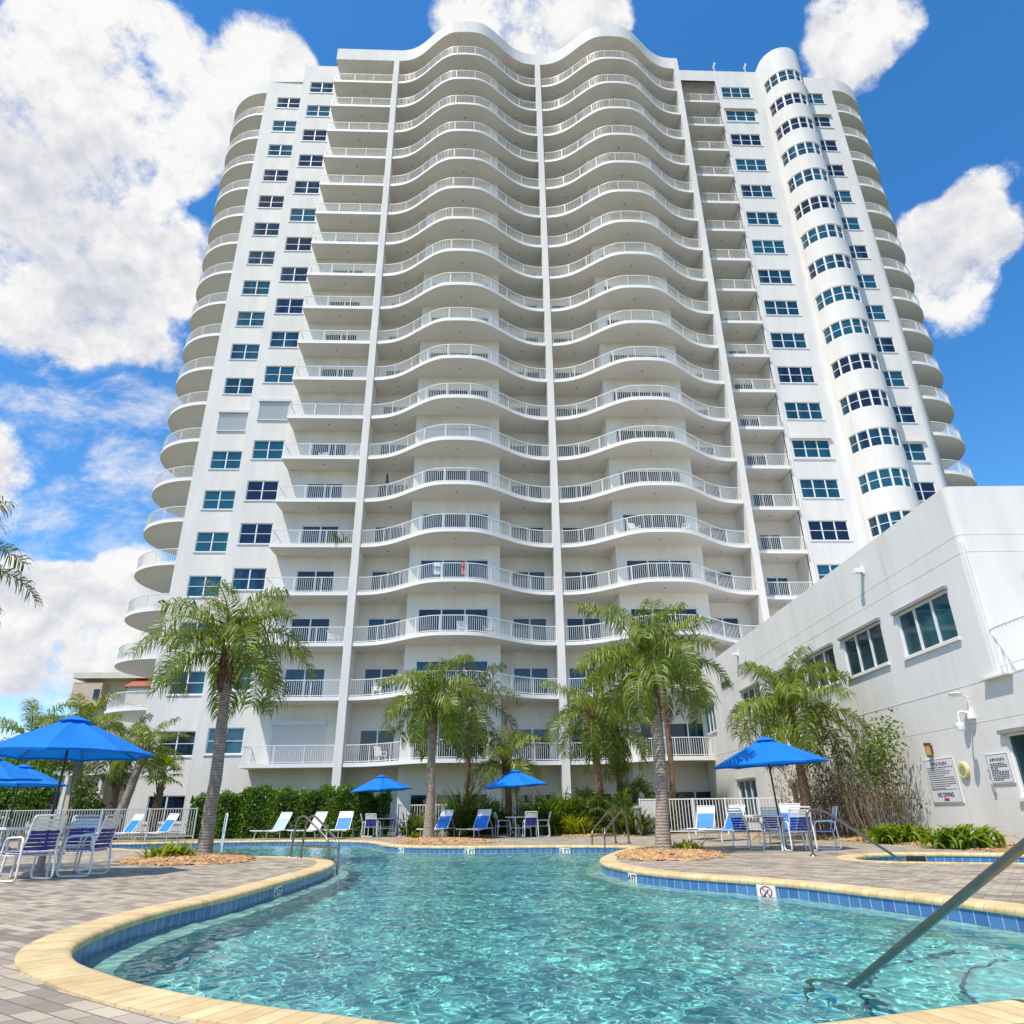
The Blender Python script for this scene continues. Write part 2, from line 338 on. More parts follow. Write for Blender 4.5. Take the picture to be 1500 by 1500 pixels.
# ------------------------------------------------------------------ pool outline
def crom(pts, closed, step=.15):
    P = [Vector((a[0], a[1], 0)) for a in pts]; n = len(P); out = []
    for i in range(n if closed else n - 1):
        p0, p1, p2, p3 = (P[(i-1) % n] if closed or i else P[0]), P[i], P[(i+1) % n], (P[(i+2) % n] if closed or i + 2 < n else P[-1])
        k = max(2, int((p2 - p1).length / step))
        d01 = max((p1-p0).length, 1e-6) ** .5; d12 = max((p2-p1).length, 1e-6) ** .5; d23 = max((p3-p2).length, 1e-6) ** .5
        m1 = (p2 - p1) + d12 * ((p1 - p0) / d01 - (p2 - p0) / (d01 + d12)); m2 = (p2 - p1) + d12 * ((p3 - p2) / d23 - (p3 - p1) / (d23 + d12))
        for j in range(k):
            t = j / k; t2 = t * t; t3 = t2 * t
            out.append((2*t3 - 3*t2 + 1) * p1 + (t3 - 2*t2 + t) * m1 + (-2*t3 + 3*t2) * p2 + (t3 - t2) * m2)
    if not closed: out.append(P[-1])
    return out
def offset(C_, d):
    """offset an anticlockwise closed curve outward by d"""
    n = len(C_); o = []
    for i in range(n):
        t = (C_[(i + 1) % n] - C_[i - 1]).normalized(); o.append(C_[i] + Vector((t.y, -t.x, 0)) * d)
    return o
def area(c): return sum(c[i-1].x * c[i].y - c[i].x * c[i-1].y for i in range(len(c))) / 2
POOL_PTS = [(.45,3.42),(1.0,3.44),(1.45,3.53),(1.98,3.69),(2.59,3.87),(3.7,4.3),(4.4,5.1),(4.72,6.0),(4.74,6.79),(4.6,7.53),(4.28,8.48),(3.79,9.73),(2.9,10.97),(2.42,11.9),(2.22,12.9),(2.13,14.0),(2.3,15.3),(2.75,16.9),(3.15,18.1),(3.62,19.3),
  (3.78,20.1),(3.42,20.72),(2.81,20.98),(1.73,21.32),(.6,21.5),(-.43,21.6),(-1.4,22.0),(-2.3,22.6),(-3.1,23.9),(-3.7,25.9),(-4.5,27.6),(-5.9,28.7),(-8.1,29.4),(-10.4,29.3),(-12.6,29.0),(-14.6,28.6),(-15.6,27.2),(-14.6,25.6),(-13,24.7),(-11.51,24.11),(-10.19,22.81),(-8.52,21.12),(-7.07,19.66),(-5.4,18.2),(-4.47,17.55),(-3.75,16.95),(-3.25,16.2),(-2.98,15.4),(-2.83,14.5),(-2.78,13.2),(-2.85,11.27),(-2.96,9.3),(-3.16,7.9),(-3.14,6.8),(-3.0,6.05),(-2.81,5.62),(-2.55,5.24),(-2.27,4.95),(-1.83,4.55),(-1.3,4.18),(-.66,3.84),(-.1,3.56)]
POOL = crom(POOL_PTS, True)
assert area(POOL) > 0
SPA = crom([(6.78,13.4),(7.3,12.9),(8.3,12.4),(9.4,12.1),(10.3,12.3),(10.7,13.2),(10.5,14.2),(9.6,15.0),(8.5,15.35),(7.6,15.0),(7.0,14.3)], True, .12)
COPE = .33; WATER_Z = -.17
def cope_material():
    m = bpy.data.materials.new('yellow_coping_brick'); m.use_nodes = True; t = m.node_tree; n = t.nodes; l = t.links; b = n['Principled BSDF']; b.inputs['Roughness'].default_value = .7
    uv = n.new('ShaderNodeUVMap'); sx = n.new('ShaderNodeSeparateXYZ'); l.new(uv.outputs[0], sx.inputs[0])
    dv = n.new('ShaderNodeMath'); dv.operation = 'DIVIDE'; dv.inputs[1].default_value = .115; l.new(sx.outputs['X'], dv.inputs[0])
    fr = n.new('ShaderNodeMath'); fr.operation = 'FRACT'; l.new(dv.outputs[0], fr.inputs[0]); fl = n.new('ShaderNodeMath'); fl.operation = 'FLOOR'; l.new(dv.outputs[0], fl.inputs[0])
    pg = n.new('ShaderNodeMath'); pg.operation = 'PINGPONG'; pg.inputs[1].default_value = .5; l.new(fr.outputs[0], pg.inputs[0])
    j = n.new('ShaderNodeMapRange'); j.inputs[1].default_value = .015; j.inputs[2].default_value = .055; l.new(pg.outputs[0], j.inputs[0])
    wn = n.new('ShaderNodeTexWhiteNoise'); wn.noise_dimensions = '1D'; l.new(fl.outputs[0], wn.inputs['W'])
    mi = n.new('ShaderNodeMix'); mi.data_type = 'RGBA'; l.new(wn.outputs['Value'], mi.inputs[0]); mi.inputs[6].default_value = (.66, .46, .21, 1); mi.inputs[7].default_value = (.78, .60, .32, 1)
    tcn = n.new('ShaderNodeTexCoord'); nz = n.new('ShaderNodeTexNoise'); nz.inputs['Scale'].default_value = 4; nz.inputs['Detail'].default_value = 8; nz.inputs['Roughness'].default_value = .7; l.new(tcn.outputs['Object'], nz.inputs['Vector'])
    r = n.new('ShaderNodeMapRange'); r.inputs[1].default_value = .35; r.inputs[2].default_value = .7; r.inputs[3].default_value = .72; r.inputs[4].default_value = 1.05; l.new(nz.outputs['Fac'], r.inputs[0])
    mm = n.new('ShaderNodeMix'); mm.data_type = 'RGBA'; l.new(j.outputs[0], mm.inputs[0]); mm.inputs[6].default_value = (.46, .36, .22, 1); l.new(mi.outputs[2], mm.inputs[7])
    sc_ = n.new('ShaderNodeVectorMath'); sc_.operation = 'SCALE'; l.new(mm.outputs[2], sc_.inputs[0]); l.new(r.outputs[0], sc_.inputs['Scale']); l.new(sc_.outputs[0], b.inputs['Base Color'])
    bp = n.new('ShaderNodeBump'); bp.inputs['Strength'].default_value = .5; bp.inputs['Distance'].default_value = .006; l.new(j.outputs[0], bp.inputs['Height'])
    b2 = n.new('ShaderNodeBump'); b2.inputs['Strength'].default_value = .3; b2.inputs['Distance'].default_value = .004; f2 = n.new('ShaderNodeTexNoise'); f2.inputs['Scale'].default_value = 120; l.new(tcn.outputs['Object'], f2.inputs['Vector']); l.new(f2.outputs['Fac'], b2.inputs['Height'])
    l.new(bp.outputs[0], b2.inputs['Normal']); l.new(b2.outputs[0], b.inputs['Normal'])
    return m
COPING = cope_material()
def tile_material():
    m = bpy.data.materials.new('blue_waterline_tile'); m.use_nodes = True; t = m.node_tree; n = t.nodes; l = t.links; b = n['Principled BSDF']; b.inputs['Roughness'].default_value = .18
    uv = n.new('ShaderNodeUVMap'); bt = n.new('ShaderNodeTexBrick'); bt.offset = 0; bt.inputs['Scale'].default_value = 1; bt.inputs['Brick Width'].default_value = .155; bt.inputs['Row Height'].default_value = .155; bt.inputs['Mortar Size'].default_value = .005
    bt.inputs['Color1'].default_value = (.05, .14, .33, 1); bt.inputs['Color2'].default_value = (.085, .20, .40, 1); bt.inputs['Mortar'].default_value = (.42, .47, .52, 1)
    l.new(uv.outputs[0], bt.inputs['Vector']); l.new(bt.outputs['Color'], b.inputs['Base Color'])
    bp = n.new('ShaderNodeBump'); bp.inputs['Strength'].default_value = .3; bp.inputs['Distance'].default_value = -.004; l.new(bt.outputs['Fac'], bp.inputs['Height']); l.new(bp.outputs[0], b.inputs['Normal'])
    return m
TILE = tile_material()
PLASTER = mat('pool_plaster', (.36, .74, .71), .7, var=.14, vscale=2.2)
LEDGE = mat('pale_ledge_stone', (.66, .76, .66), .6, var=.15, vscale=5)
def coping(name, curve):
    n = len(curve); mb = MB(); prof = [(COPE, -.03), (COPE, .012), (.06, .016), (.025, .010), (.004, -.006), (-.004, -.028), (.006, -.052), (.03, -.058)]
    rings = [offset(curve, d) for d, z in prof]; L = 0
    for i in range(n):
        j = (i + 1) % n; dl = (curve[j] - curve[i]).length
        for k in range(len(prof) - 1):
            a, b_ = rings[k][i], rings[k][j]; c, d = rings[k+1][j], rings[k+1][i]; z0, z1 = prof[k][1], prof[k+1][1]
            mb.face([(a.x,a.y,z0),(b_.x,b_.y,z0),(c.x,c.y,z1),(d.x,d.y,z1)], 0, [(L, prof[k][0]), (L+dl, prof[k][0]), (L+dl, prof[k+1][0]), (L, prof[k+1][0])])
        L += dl
    o = mb.build(name, COPING, smooth=50, merge=True); o['kind'] = 'structure'
    return o
def basin(name, curve, prof, floor_z):
    """prof: (inward distance, z, material) down the wall"""
    n = len(curve); mb = MB(); rings = [offset(curve, -d) for d, z, _ in prof]; L = 0
    for i in range(n):
        j = (i + 1) % n; dl = (curve[j] - curve[i]).length
        for k in range(len(prof) - 1):
            a, b_ = rings[k][i], rings[k][j]; c, d = rings[k+1][j], rings[k+1][i]; z0, z1 = prof[k][1], prof[k+1][1]
            mb.face([(d.x,d.y,z1),(c.x,c.y,z1),(b_.x,b_.y,z0),(a.x,a.y,z0)], prof[k][2], [(L, z1+.2), (L+dl, z1+.2), (L+dl, z0+.2), (L, z0+.2)])
        L += dl
    f = rings[-1]
    for t in tessellate_polygon([f]):
        A, B, D = [f[i] for i in t]
        if (B - A).cross(D - A).z < 0: t = t[::-1]
        mb.face([(f[i].x, f[i].y, floor_z) for i in t], 1)
    o = mb.build(name, [TILE, PLASTER, LEDGE]); o['kind'] = 'structure'
    return o
coping('pool_coping', POOL); coping('spa_coping', SPA)
basin('pool_basin', POOL, [(-.02,-.045,0),(-.02,-.195,2),(-.02,-.24,2),(.28,-.26,2),(.29,-.30,1),(.27,-1.0,1),(.55,-1.1,1)], -1.1)
basin('spa_basin', SPA, [(-.02,-.045,0),(-.02,-.36,1),(-.02,-.6,1),(.35,-.62,1),(.36,-1.0,1)], -1.0)
STEPT = mat('dark_step_tile', (.05, .12, .20), .3)
for nm, rad, z in (('pool_step', 2.35, -.72), ('pool_step', 1.75, -.42)):
    mb = MB(); pl = [(4.6 + rad * math.cos(2*PI*i/48), 4.35 + rad * math.sin(2*PI*i/48)) for i in range(48)]; mb.prism(pl, -1.2, z)
    for i in range(48):
        a, b_ = 2*PI*i/48, 2*PI*(i+1)/48; f_ = lambda r, t: (4.6 + r * math.cos(t), 4.35 + r * math.sin(t), z + .003)
        mb.face([f_(rad, a), f_(rad, b_), f_(rad - .035, b_), f_(rad - .035, a)], 1)
    o = mb.build(nm, [PLASTER, STEPT]); o['kind'] = 'structure'
def water_material():
    m = bpy.data.materials.new('pool_water'); m.use_nodes = True; t = m.node_tree; n = t.nodes; l = t.links; n.remove(n['Principled BSDF'])
    fr = n.new('ShaderNodeFresnel'); fr.inputs['IOR'].default_value = 1.33
    gl = n.new('ShaderNodeBsdfGlossy'); gl.inputs['Roughness'].default_value = .015
    rf = n.new('ShaderNodeBsdfRefraction'); rf.inputs['IOR'].default_value = 1.33; rf.inputs['Roughness'].default_value = .0; rf.inputs['Color'].default_value = (.74, .97, .96, 1)
    m2 = n.new('ShaderNodeMixShader'); l.new(fr.outputs[0], m2.inputs[0]); l.new(rf.outputs[0], m2.inputs[1]); l.new(gl.outputs[0], m2.inputs[2])
    l.new(m2.outputs[0], n['Material Output'].inputs['Surface'])
    return m
WATERM = water_material()
import numpy as np
def ripples(x, y):
    """height of the wind ripples, metres: many short crossing waves"""
    rs = np.random.RandomState(4); h = np.zeros_like(x)
    wx = x + .10 * np.sin(y * 2.1 + x * .7) + .05 * np.sin(y * 5.3 - x * 2.2); wy = y + .10 * np.sin(x * 1.9 - y * .6) + .05 * np.sin(x * 4.7 + y * 1.3)
    for lam in (.8, .5, .36, .28, .23, .195, .17, .15, .13, .115, .10, .088):
        for _ in range(3):
            a = rs.uniform(0, 2 * PI); k = 2 * PI / (lam * rs.uniform(.88, 1.12)); ph = rs.uniform(0, 2 * PI)
            h += WAVE * lam * np.sin(k * (wx * math.cos(a) + wy * math.sin(a)) + ph)
    return h
WAVE = .0036
def inside(px, py, poly):
    c = np.zeros(px.shape, bool); n = len(poly)
    for i in range(n):
        a, b = poly[i], poly[(i + 1) % n]
        if a.y == b.y: continue
        m = (a.y > py) != (b.y > py)
        c ^= m & (px < (b.x - a.x) * (py - a.y) / (b.y - a.y) + a.x)
    return c
def water(name, curve, z, zb, step):
    """rippled water surface; its rim lies inside the pool wall"""
    c = offset(curve, .07); x0, x1 = min(p.x for p in c), max(p.x for p in c); y0, y1 = min(p.y for p in c), max(p.y for p in c)
    xs = np.arange(x0, x1 + step, step); ys = np.arange(y0, y1 + step, step); cx, cy = np.meshgrid((xs[:-1] + xs[1:]) / 2, (ys[:-1] + ys[1:]) / 2, indexing='ij')
    keep = inside(cx, cy, c); gx, gy = np.meshgrid(xs, ys, indexing='ij'); nx, ny = gx.shape
    used = np.zeros((nx, ny), bool); used[:-1, :-1] |= keep; used[1:, :-1] |= keep; used[1:, 1:] |= keep; used[:-1, 1:] |= keep
    idx = -np.ones((nx, ny), int); nv = int(used.sum()); idx[used] = np.arange(nv)
    top = np.stack([gx[used], gy[used], z + ripples(gx[used], gy[used])], 1);
    I, J = np.nonzero(keep); q = np.stack([idx[I, J], idx[I+1, J], idx[I+1, J+1], idx[I, J+1]], 1); faces = [q]
    F = np.concatenate(faces); V = top; me = bpy.data.meshes.new(name)
    me.vertices.add(len(V)); me.vertices.foreach_set('co', V.ravel()); me.loops.add(F.size); me.loops.foreach_set('vertex_index', F.ravel())
    me.polygons.add(len(F)); me.polygons.foreach_set('loop_start', np.arange(0, F.size, 4)); me.polygons.foreach_set('loop_total', np.full(len(F), 4)); me.polygons.foreach_set('use_smooth', np.ones(len(F), bool))
    me.update(calc_edges=True); me.validate(); me.materials.append(WATERM)
    o = bpy.data.objects.new(name, me); C.objects.link(o); ORI[o.name] = Vector(); o['kind'] = 'structure'; return o
pw = water('pool_water', POOL, WATER_Z, -1.4, .022); sw = water('spa_water', SPA, -.17, -1.3, .04)
# sunlight bends through the ripples and draws its net of light on the pool floor
so.data.cycles.is_caustics_light = True
for q in (pw, sw): q.cycles.is_caustics_caster = True
for q in ('pool_basin', 'spa_basin', 'pool_step', 'pool_step.001'): bpy.data.objects[q].cycles.is_caustics_receiver = True

# ------------------------------------------------------------------ ground and deck
def sheet(name, outer, holes, z, m):
    polys = [[Vector((x, y, 0)) for x, y in outer]] + [[Vector((p.x, p.y, 0)) for p in reversed(h)] for h in holes]
    flat = [p for q in polys for p in q]; mb = MB()
    for t in tessellate_polygon(polys):
        A, B, D = [flat[i] for i in t]
        if (B - A).cross(D - A).z < 0: t = t[::-1]
        mb.face([(flat[i].x, flat[i].y, z) for i in t])
    o = mb.build(name, m, merge=True); o['kind'] = 'structure'; return o
GROUND = mat('lawn_soil', (.07, .10, .035), .95, col2=(.13, .11, .06), vscale=.6, var=.2)
def paver_material():
    m = bpy.data.materials.new('paver'); m.use_nodes = True; t = m.node_tree; n = t.nodes; l = t.links; b = n['Principled BSDF']; b.inputs['Roughness'].default_value = .8
    tcn = n.new('ShaderNodeTexCoord'); mp = n.new('ShaderNodeMapping'); mp.inputs['Rotation'].default_value = (0, 0, R(38)); l.new(tcn.outputs['Object'], mp.inputs[0])
    bt = n.new('ShaderNodeTexBrick'); bt.inputs['Scale'].default_value = 1; bt.inputs['Brick Width'].default_value = .235; bt.inputs['Row Height'].default_value = .118; bt.inputs['Mortar Size'].default_value = .005; bt.inputs['Bias'].default_value = 0
    bt.inputs['Color1'].default_value = (0, 0, 0, 1); bt.inputs['Color2'].default_value = (1, 1, 1, 1); bt.inputs['Mortar'].default_value = (.5, .5, .5, 1); l.new(mp.outputs[0], bt.inputs['Vector'])
    cr = n.new('ShaderNodeValToRGB'); e = cr.color_ramp; e.elements[0].position = 0; e.elements[0].color = (.215, .175, .128, 1); e.elements[1].position = 1; e.elements[1].color = (.50, .41, .29, 1)
    for p, c in ((.35, (.325, .27, .20, 1)), (.62, (.42, .35, .258, 1)), (.82, (.45, .365, .265, 1))): x = e.elements.new(p); x.color = c
    l.new(bt.outputs['Color'], cr.inputs[0])
    nz = n.new('ShaderNodeTexNoise'); nz.inputs['Scale'].default_value = .9; nz.inputs['Detail'].default_value = 8; nz.inputs['Roughness'].default_value = .65; l.new(tcn.outputs['Object'], nz.inputs['Vector'])
    r = n.new('ShaderNodeMapRange'); r.inputs[1].default_value = .3; r.inputs[2].default_value = .72; r.inputs[3].default_value = .78; r.inputs[4].default_value = 1.12; l.new(nz.outputs['Fac'], r.inputs[0])
    mm = n.new('ShaderNodeMix'); mm.data_type = 'RGBA'; l.new(bt.outputs['Fac'], mm.inputs[0]); l.new(cr.outputs[0], mm.inputs[6]); mm.inputs[7].default_value = (.15, .13, .11, 1)
    s_ = n.new('ShaderNodeVectorMath'); s_.operation = 'SCALE'; l.new(mm.outputs[2], s_.inputs[0]); l.new(r.outputs[0], s_.inputs['Scale']); l.new(s_.outputs[0], b.inputs['Base Color'])
    b1 = n.new('ShaderNodeBump'); b1.invert = True; b1.inputs['Strength'].default_value = .6; b1.inputs['Distance'].default_value = .006; l.new(bt.outputs['Fac'], b1.inputs['Height'])
    f2 = n.new('ShaderNodeTexNoise'); f2.inputs['Scale'].default_value = 90; f2.inputs['Detail'].default_value = 4; l.new(tcn.outputs['Object'], f2.inputs['Vector'])
    b2 = n.new('ShaderNodeBump'); b2.inputs['Strength'].default_value = .35; b2.inputs['Distance'].default_value = .006; l.new(f2.outputs['Fac'], b2.inputs['Height']); l.new(b1.outputs[0], b2.inputs['Normal']); l.new(b2.outputs[0], b.inputs['Normal'])
    return m
hp, hs_ = offset(POOL, COPE - .01), offset(SPA, COPE - .01)
sheet('ground', [(-900,-900),(900,-900),(900,1500),(-900,1500)], [offset(POOL, .2), offset(SPA, .2)], -.03, GROUND)
sheet('pool_deck', [(-24,-6),(11.6,-6),(12.6,31.0),(6.2,32.6),(-13.2,33.2),(-24,33.2)], [hp, hs_], 0, paver_material())

# ------------------------------------------------------------------ walls with openings
def wall_grid(mb, A, Z, openings, fmap, depth=.12, m=0, extra_a=(), extra_z=()):
    """wall over a in A=(a0,a1), z in Z; openings (a0,a1,z0,z1) left out and given reveals; fmap(a, z, d) -> point, d = distance inward"""
    xs = sorted({round(v, 4) for v in [A[0], A[1], *extra_a] + [q for o in openings for q in o[:2]] if A[0] - 1e-6 <= v <= A[1] + 1e-6})
    zs = sorted({round(v, 4) for v in [Z[0], Z[1], *extra_z] + [q for o in openings for q in o[2:]] if Z[0] - 1e-6 <= v <= Z[1] + 1e-6})
    nx, nz = len(xs) - 1, len(zs) - 1
    op = [[False] * nz for _ in range(nx)]
    for i in range(nx):
        ca = (xs[i] + xs[i+1]) / 2
        for k in range(nz):
            cz = (zs[k] + zs[k+1]) / 2
            op[i][k] = any(o[0] < ca < o[1] and o[2] < cz < o[3] for o in openings)
    for i in range(nx):
        a0, a1 = xs[i], xs[i+1]
        k = 0
        while k < nz:
            if not op[i][k]:
                k2 = k                                   # long cells are merged in z
                while k2 + 1 < nz and not op[i][k2+1]: k2 += 1
                # keep junctions where neighbours have cuts (flat walls: harmless)
                mb.face([fmap(a0, zs[k], 0), fmap(a1, zs[k], 0), fmap(a1, zs[k2+1], 0), fmap(a0, zs[k2+1], 0)], m)
                k = k2 + 1
            else:
                z0, z1 = zs[k], zs[k+1]
                if i == 0 or not op[i-1][k]: mb.face([fmap(a0, z0, 0), fmap(a0, z1, 0), fmap(a0, z1, depth), fmap(a0, z0, depth)], m)
                if i == nx-1 or not op[i+1][k]: mb.face([fmap(a1, z1, 0), fmap(a1, z0, 0), fmap(a1, z0, depth), fmap(a1, z1, depth)], m)
                if k == 0 or not op[i][k-1]: mb.face([fmap(a0, z0, 0), fmap(a0, z0, depth), fmap(a1, z0, depth), fmap(a1, z0, 0)], m)
                if k == nz-1 or not op[i][k+1]: mb.face([fmap(a0, z1, 0), fmap(a1, z1, 0), fmap(a1, z1, depth), fmap(a0, z1, depth)], m)
                k += 1
def polymap(path):
    """path of (x,y), walked so that outside lies on the left of the walk reversed (inside = right-hand normal given by sign)"""
    P = [Vector((x, y, 0)) for x, y in path]; cum = [0]
    for a, b_ in zip(P, P[1:]): cum.append(cum[-1] + (b_ - a).length)
    def f(a, z, d):
        a = min(max(a, 0), cum[-1])
        for i in range(len(P) - 1):
            if a <= cum[i+1] + 1e-6: break
        t = (P[i+1] - P[i]).normalized(); q = P[i] + t * (a - cum[i]); nrm = Vector((-t.y, t.x, 0))   # inward = left of walk
        q = q + nrm * d
        return (q.x, q.y, z)
    return f, cum

# ------------------------------------------------------------------ the tower
S = 1.1186
def tw(p): return (p[0] * S, p[1] * S, (p[2] - .92) * S + CAM_H)
def zk(k): return 3.249 if k == 1 else (-.15 if k == 0 else 6.643 + 2.95 * (k - 2))      # underside of slab k
GZ = .17                                                                                   # deck level in tower units
tower = empty('apartment_tower', (tw((5.5, 50, 0))[0], tw((5.5, 50, 0))[1], 0))
tag(tower, 'tall white apartment tower with wavy stacked balconies and round corner balconies', 'building')
TM = lambda: MB(tw)
KS = range(1, 20)
wl = TM()
flat = lambda y: (lambda a, z, d: (a, y + d, z))
WIN = {}
win_o = [(-18.48, -16.46, zk(k) + .85, zk(k) + 2.21, k) for k in range(0, 20)]
win_i = [(-15.24, -13.26, zk(k) + .82, zk(k) + 2.2, k) for k in range(0, 20)]
win_3 = [(20.44, 23.0, zk(k) + .95, zk(k) + 2.32, k) for k in range(1, 20)]
win_2 = [(27.72, 29.7, zk(k) + .95, zk(k) + 2.32, k) for k in range(1, 20)]
door_s = [(-11.46, -9.17, zk(k) + .2, zk(k) + 2.06, k) for k in range(0, 20)]
TOPZ = 61.1
wall_grid(wl, (-19.5, -15.9), (GZ, TOPZ), [o[:4] for o in win_o], flat(41.6))
wall_grid(wl, (40.1, 41.6), (GZ, TOPZ), [], lambda a, z, d: (-15.9 + d, 81.7 - a, z))
wall_grid(wl, (-15.9, -7.9), (GZ, TOPZ), [o[:4] for o in win_i + door_s], flat(40.1))
# recess behind the wavy balconies, with the two living room blocks standing forward
YB, YF = 40.2, 38.1
path = [(-7.5, YB), (-4.47, YB), (-4.47, YF), (.82, YF), (.82, YB), (7.7, YB), (7.7, YF), (12.87, YF), (12.87, YB), (16.05, YB)]
pf, cum = polymap(path)
def along(x, seg): return cum[seg] + (x - path[seg][0])
blk = [(-3.84, .15, 2, 3), (8.26, 12.16, 6, 3)]
sid = [(-6.98, -5.0, 0, 2), (1.6, 3.66, 4, 2), (4.82, 6.9, 4, 2), (13.3, 15.3, 8, 2)]
ops = []; wavy_doors = []
for k in range(0, 20):
    for x0, x1, sg, np_ in blk + sid:
        ops.append((along(x0, sg), along(x1, sg), zk(k) + .2, zk(k) + 2.06)); wavy_doors.append((x0, x1, path[sg][1], k, np_))
wall_grid(wl, (0, cum[-1]), (GZ, 60.6), ops, pf, extra_a=cum)
# narrow recess on the right
door_n = [(17.9, 19.35, zk(k) + .2, zk(k) + 2.06, k) for k in range(0, 20)]
wall_grid(wl, (16.45, 20.0), (GZ, 59.85), [o[:4] for o in door_n], flat(41.4))
wall_grid(wl, (39.65, 41.4), (GZ, 59.85), [], lambda a, z, d: (20.0 + d, 81.05 - a, z))
wl.face([(16.45, 41.4, 59.85), (16.45, 39.65, 59.85), (20.0, 39.65, 59.85), (20.0, 41.4, 59.85)])
wall_grid(wl, (16.45, 24.15), (GZ, 61.2), [(16.45, 20.0, GZ - 1, 59.85)] + [o[:4] for o in win_3], flat(39.65))
# round bay
BC, BR = (25.9, 39.65), 1.75
def baymap(a, z, d):
    return (BC[0] + (BR - d) * math.sin(a), BC[1] - (BR - d) * math.cos(a), z)
bay_a = [R(-90 + 7.5 * i) for i in range(25)]
bay_o = [(R(-82.5), R(82.5), zk(k) + .98, zk(k) + 2.3) for k in KS]
wall_grid(wl, (R(-90), R(90)), (GZ, 62.0), bay_o, baymap, extra_a=bay_a)
wl.face([baymap(a, 62.0, 0) for a in bay_a] + [(BC[0] + 1.75, 41.5, 62.0), (BC[0] - 1.75, 41.5, 62.0)])
wl.face([(24.15, 41.5, 61.0), (24.15, 39.65, 61.0), (24.15, 39.65, 62.0), (24.15, 41.5, 62.0)])
wl.face([(27.65, 39.65, 61.0), (27.65, 41.5, 61.0), (27.65, 41.5, 62.0), (27.65, 39.65, 62.0)])
wl.face([(27.65, 39.65, GZ), (27.65, 40.0, GZ), (27.65, 40.0, 61.2), (27.65, 39.65, 61.2)])
wall_grid(wl, (27.65, 30.6), (GZ, 61.2), [o[:4] for o in win_2], flat(40.0))
for q in ([(30.6,40,GZ),(30.6,62,GZ),(30.6,62,61.1),(30.6,40,61.1)], [(-19.5,62,GZ),(-19.5,41.6,GZ),(-19.5,41.6,61.1),(-19.5,62,61.1)], [(30.6,62,GZ),(-19.5,62,GZ),(-19.5,62,61.1),(30.6,62,61.1)],
          [(-19.5,41.6,61.0),(30.6,40.0,61.0),(30.6,62,61.0),(-19.5,62,61.0)], [(-15.9,40.1,60.99),(16.45,40.1,60.99),(16.45,41.7,60.99),(-15.9,41.7,60.99)], [(16.45,39.65,60.98),(27.6,39.65,60.98),(27.6,41.7,60.98),(16.45,41.7,60.98)]):
    wl.face(q)
tower_wall = wl.build('wall', STUCCO, tower, world=True, merge=True, smooth=25)
# party walls and piers
for x0, x1, top in ((-7.92, -7.48, 59.64), (4.03, 4.46, 59.64), (16.03, 16.45, 60.6)):
    m = TM(); m.box((x0, 38.42, GZ), (x1, 40.6 if x1 < 10 else 41.6, top)); m.build('pier', STUCCO, tower, world=True)
# wave line of the balconies
WV = [(0,2.55),(1,2.5),(1.5,2.33),(2,2.03),(2.5,1.63),(3,1.22),(3.5,.78),(4,.45),(4.5,.2),(5,.06),(5.5,0),(9,0)]
def wave(d):
    d = abs(d)
    for (a, va), (b_, vb) in zip(WV, WV[1:]):
        if d <= b_:
            t = (d - a) / (b_ - a); return va + (vb - va) * t
    return 0
def wavesm(d): return (wave(d - .3) + 2 * wave(d) + wave(d + .3)) / 4
def bay_edge(x0, x1, n=64):
    c = (x0 + x1) / 2 if x0 > 0 else (-7.7 + 4.25) / 2
    c = {True: -1.75, False: 10.14}[x1 < 5]
    return [(x0 + (x1 - x0) * i / n, 38.5 - wavesm(x0 + (x1 - x0) * i / n - c)) for i in range(n + 1)]
roof = TM()
edge = [(-12.8, 38.5)] + [(-12.8 + .6 * i, 38.5) for i in range(1, 9)] + bay_edge(-7.7, 4.25) + bay_edge(4.25, 16.45)[1:]
roof.prism(edge + [(16.45, 41.2), (-12.8, 41.2)], 59.64, 61.02)
roof.build('roof_canopy', STUCCO, tower, world=True, smooth=30, merge=True)
T_ = .2
def railing(m, edge, z, post=1.45, step=.118, ends=True):
    """balustrade along a plan line, tower units"""
    P = [Vector((x, y, 0)) for x, y in edge]; cum = [0]
    for a, b_ in zip(P, P[1:]): cum.append(cum[-1] + (b_ - a).length)
    Lr = cum[-1]
    def at(s):
        s = min(max(s, 0), Lr)
        for i in range(len(P) - 1):
            if s <= cum[i+1] + 1e-9: break
        t = (P[i+1] - P[i]); 
        return P[i] + t * ((s - cum[i]) / max(t.length, 1e-9)), t.normalized()
    for zc, hw, hh in ((z + 1.10, .026, .02), (z + .27, .018, .018)):
        for a, b_ in zip(P, P[1:]):
            t = (b_ - a); c = (a + b_) / 2; c.z = zc
            if t.length < 1e-6: continue
            m.obox(c, (t / 2 * 1.01, Vector((-t.y, t.x, 0)).normalized() * hw, Vector((0, 0, hh))))
    n = int(Lr / step); npost = max(1, round(Lr / post))
    for i in range(n + 1):
        q, t = at(Lr * i / n); nn = Vector((-t.y, t.x, 0))
        m.obox((q.x, q.y, z + .70), (t * .009, nn * .009, Vector((0, 0, .42))))
    for i in range(npost + 1):
        q, t = at(Lr * i / npost); nn = Vector((-t.y, t.x, 0))
        m.obox((q.x, q.y, z + .64), (t * .02, nn * .022, Vector((0, 0, .44))))
def inset(edge, d):
    P = [Vector((x, y, 0)) for x, y in edge]; o = []
    for i in range(len(P)):
        t = (P[min(i+1, len(P)-1)] - P[max(i-1, 0)]).normalized(); q = P[i] + Vector((-t.y, t.x, 0)) * d; o.append((q.x, q.y))
    return o
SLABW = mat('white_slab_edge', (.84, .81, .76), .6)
LAMPG = mat('ceiling_lamp_grey', (.22, .21, .19), .5)
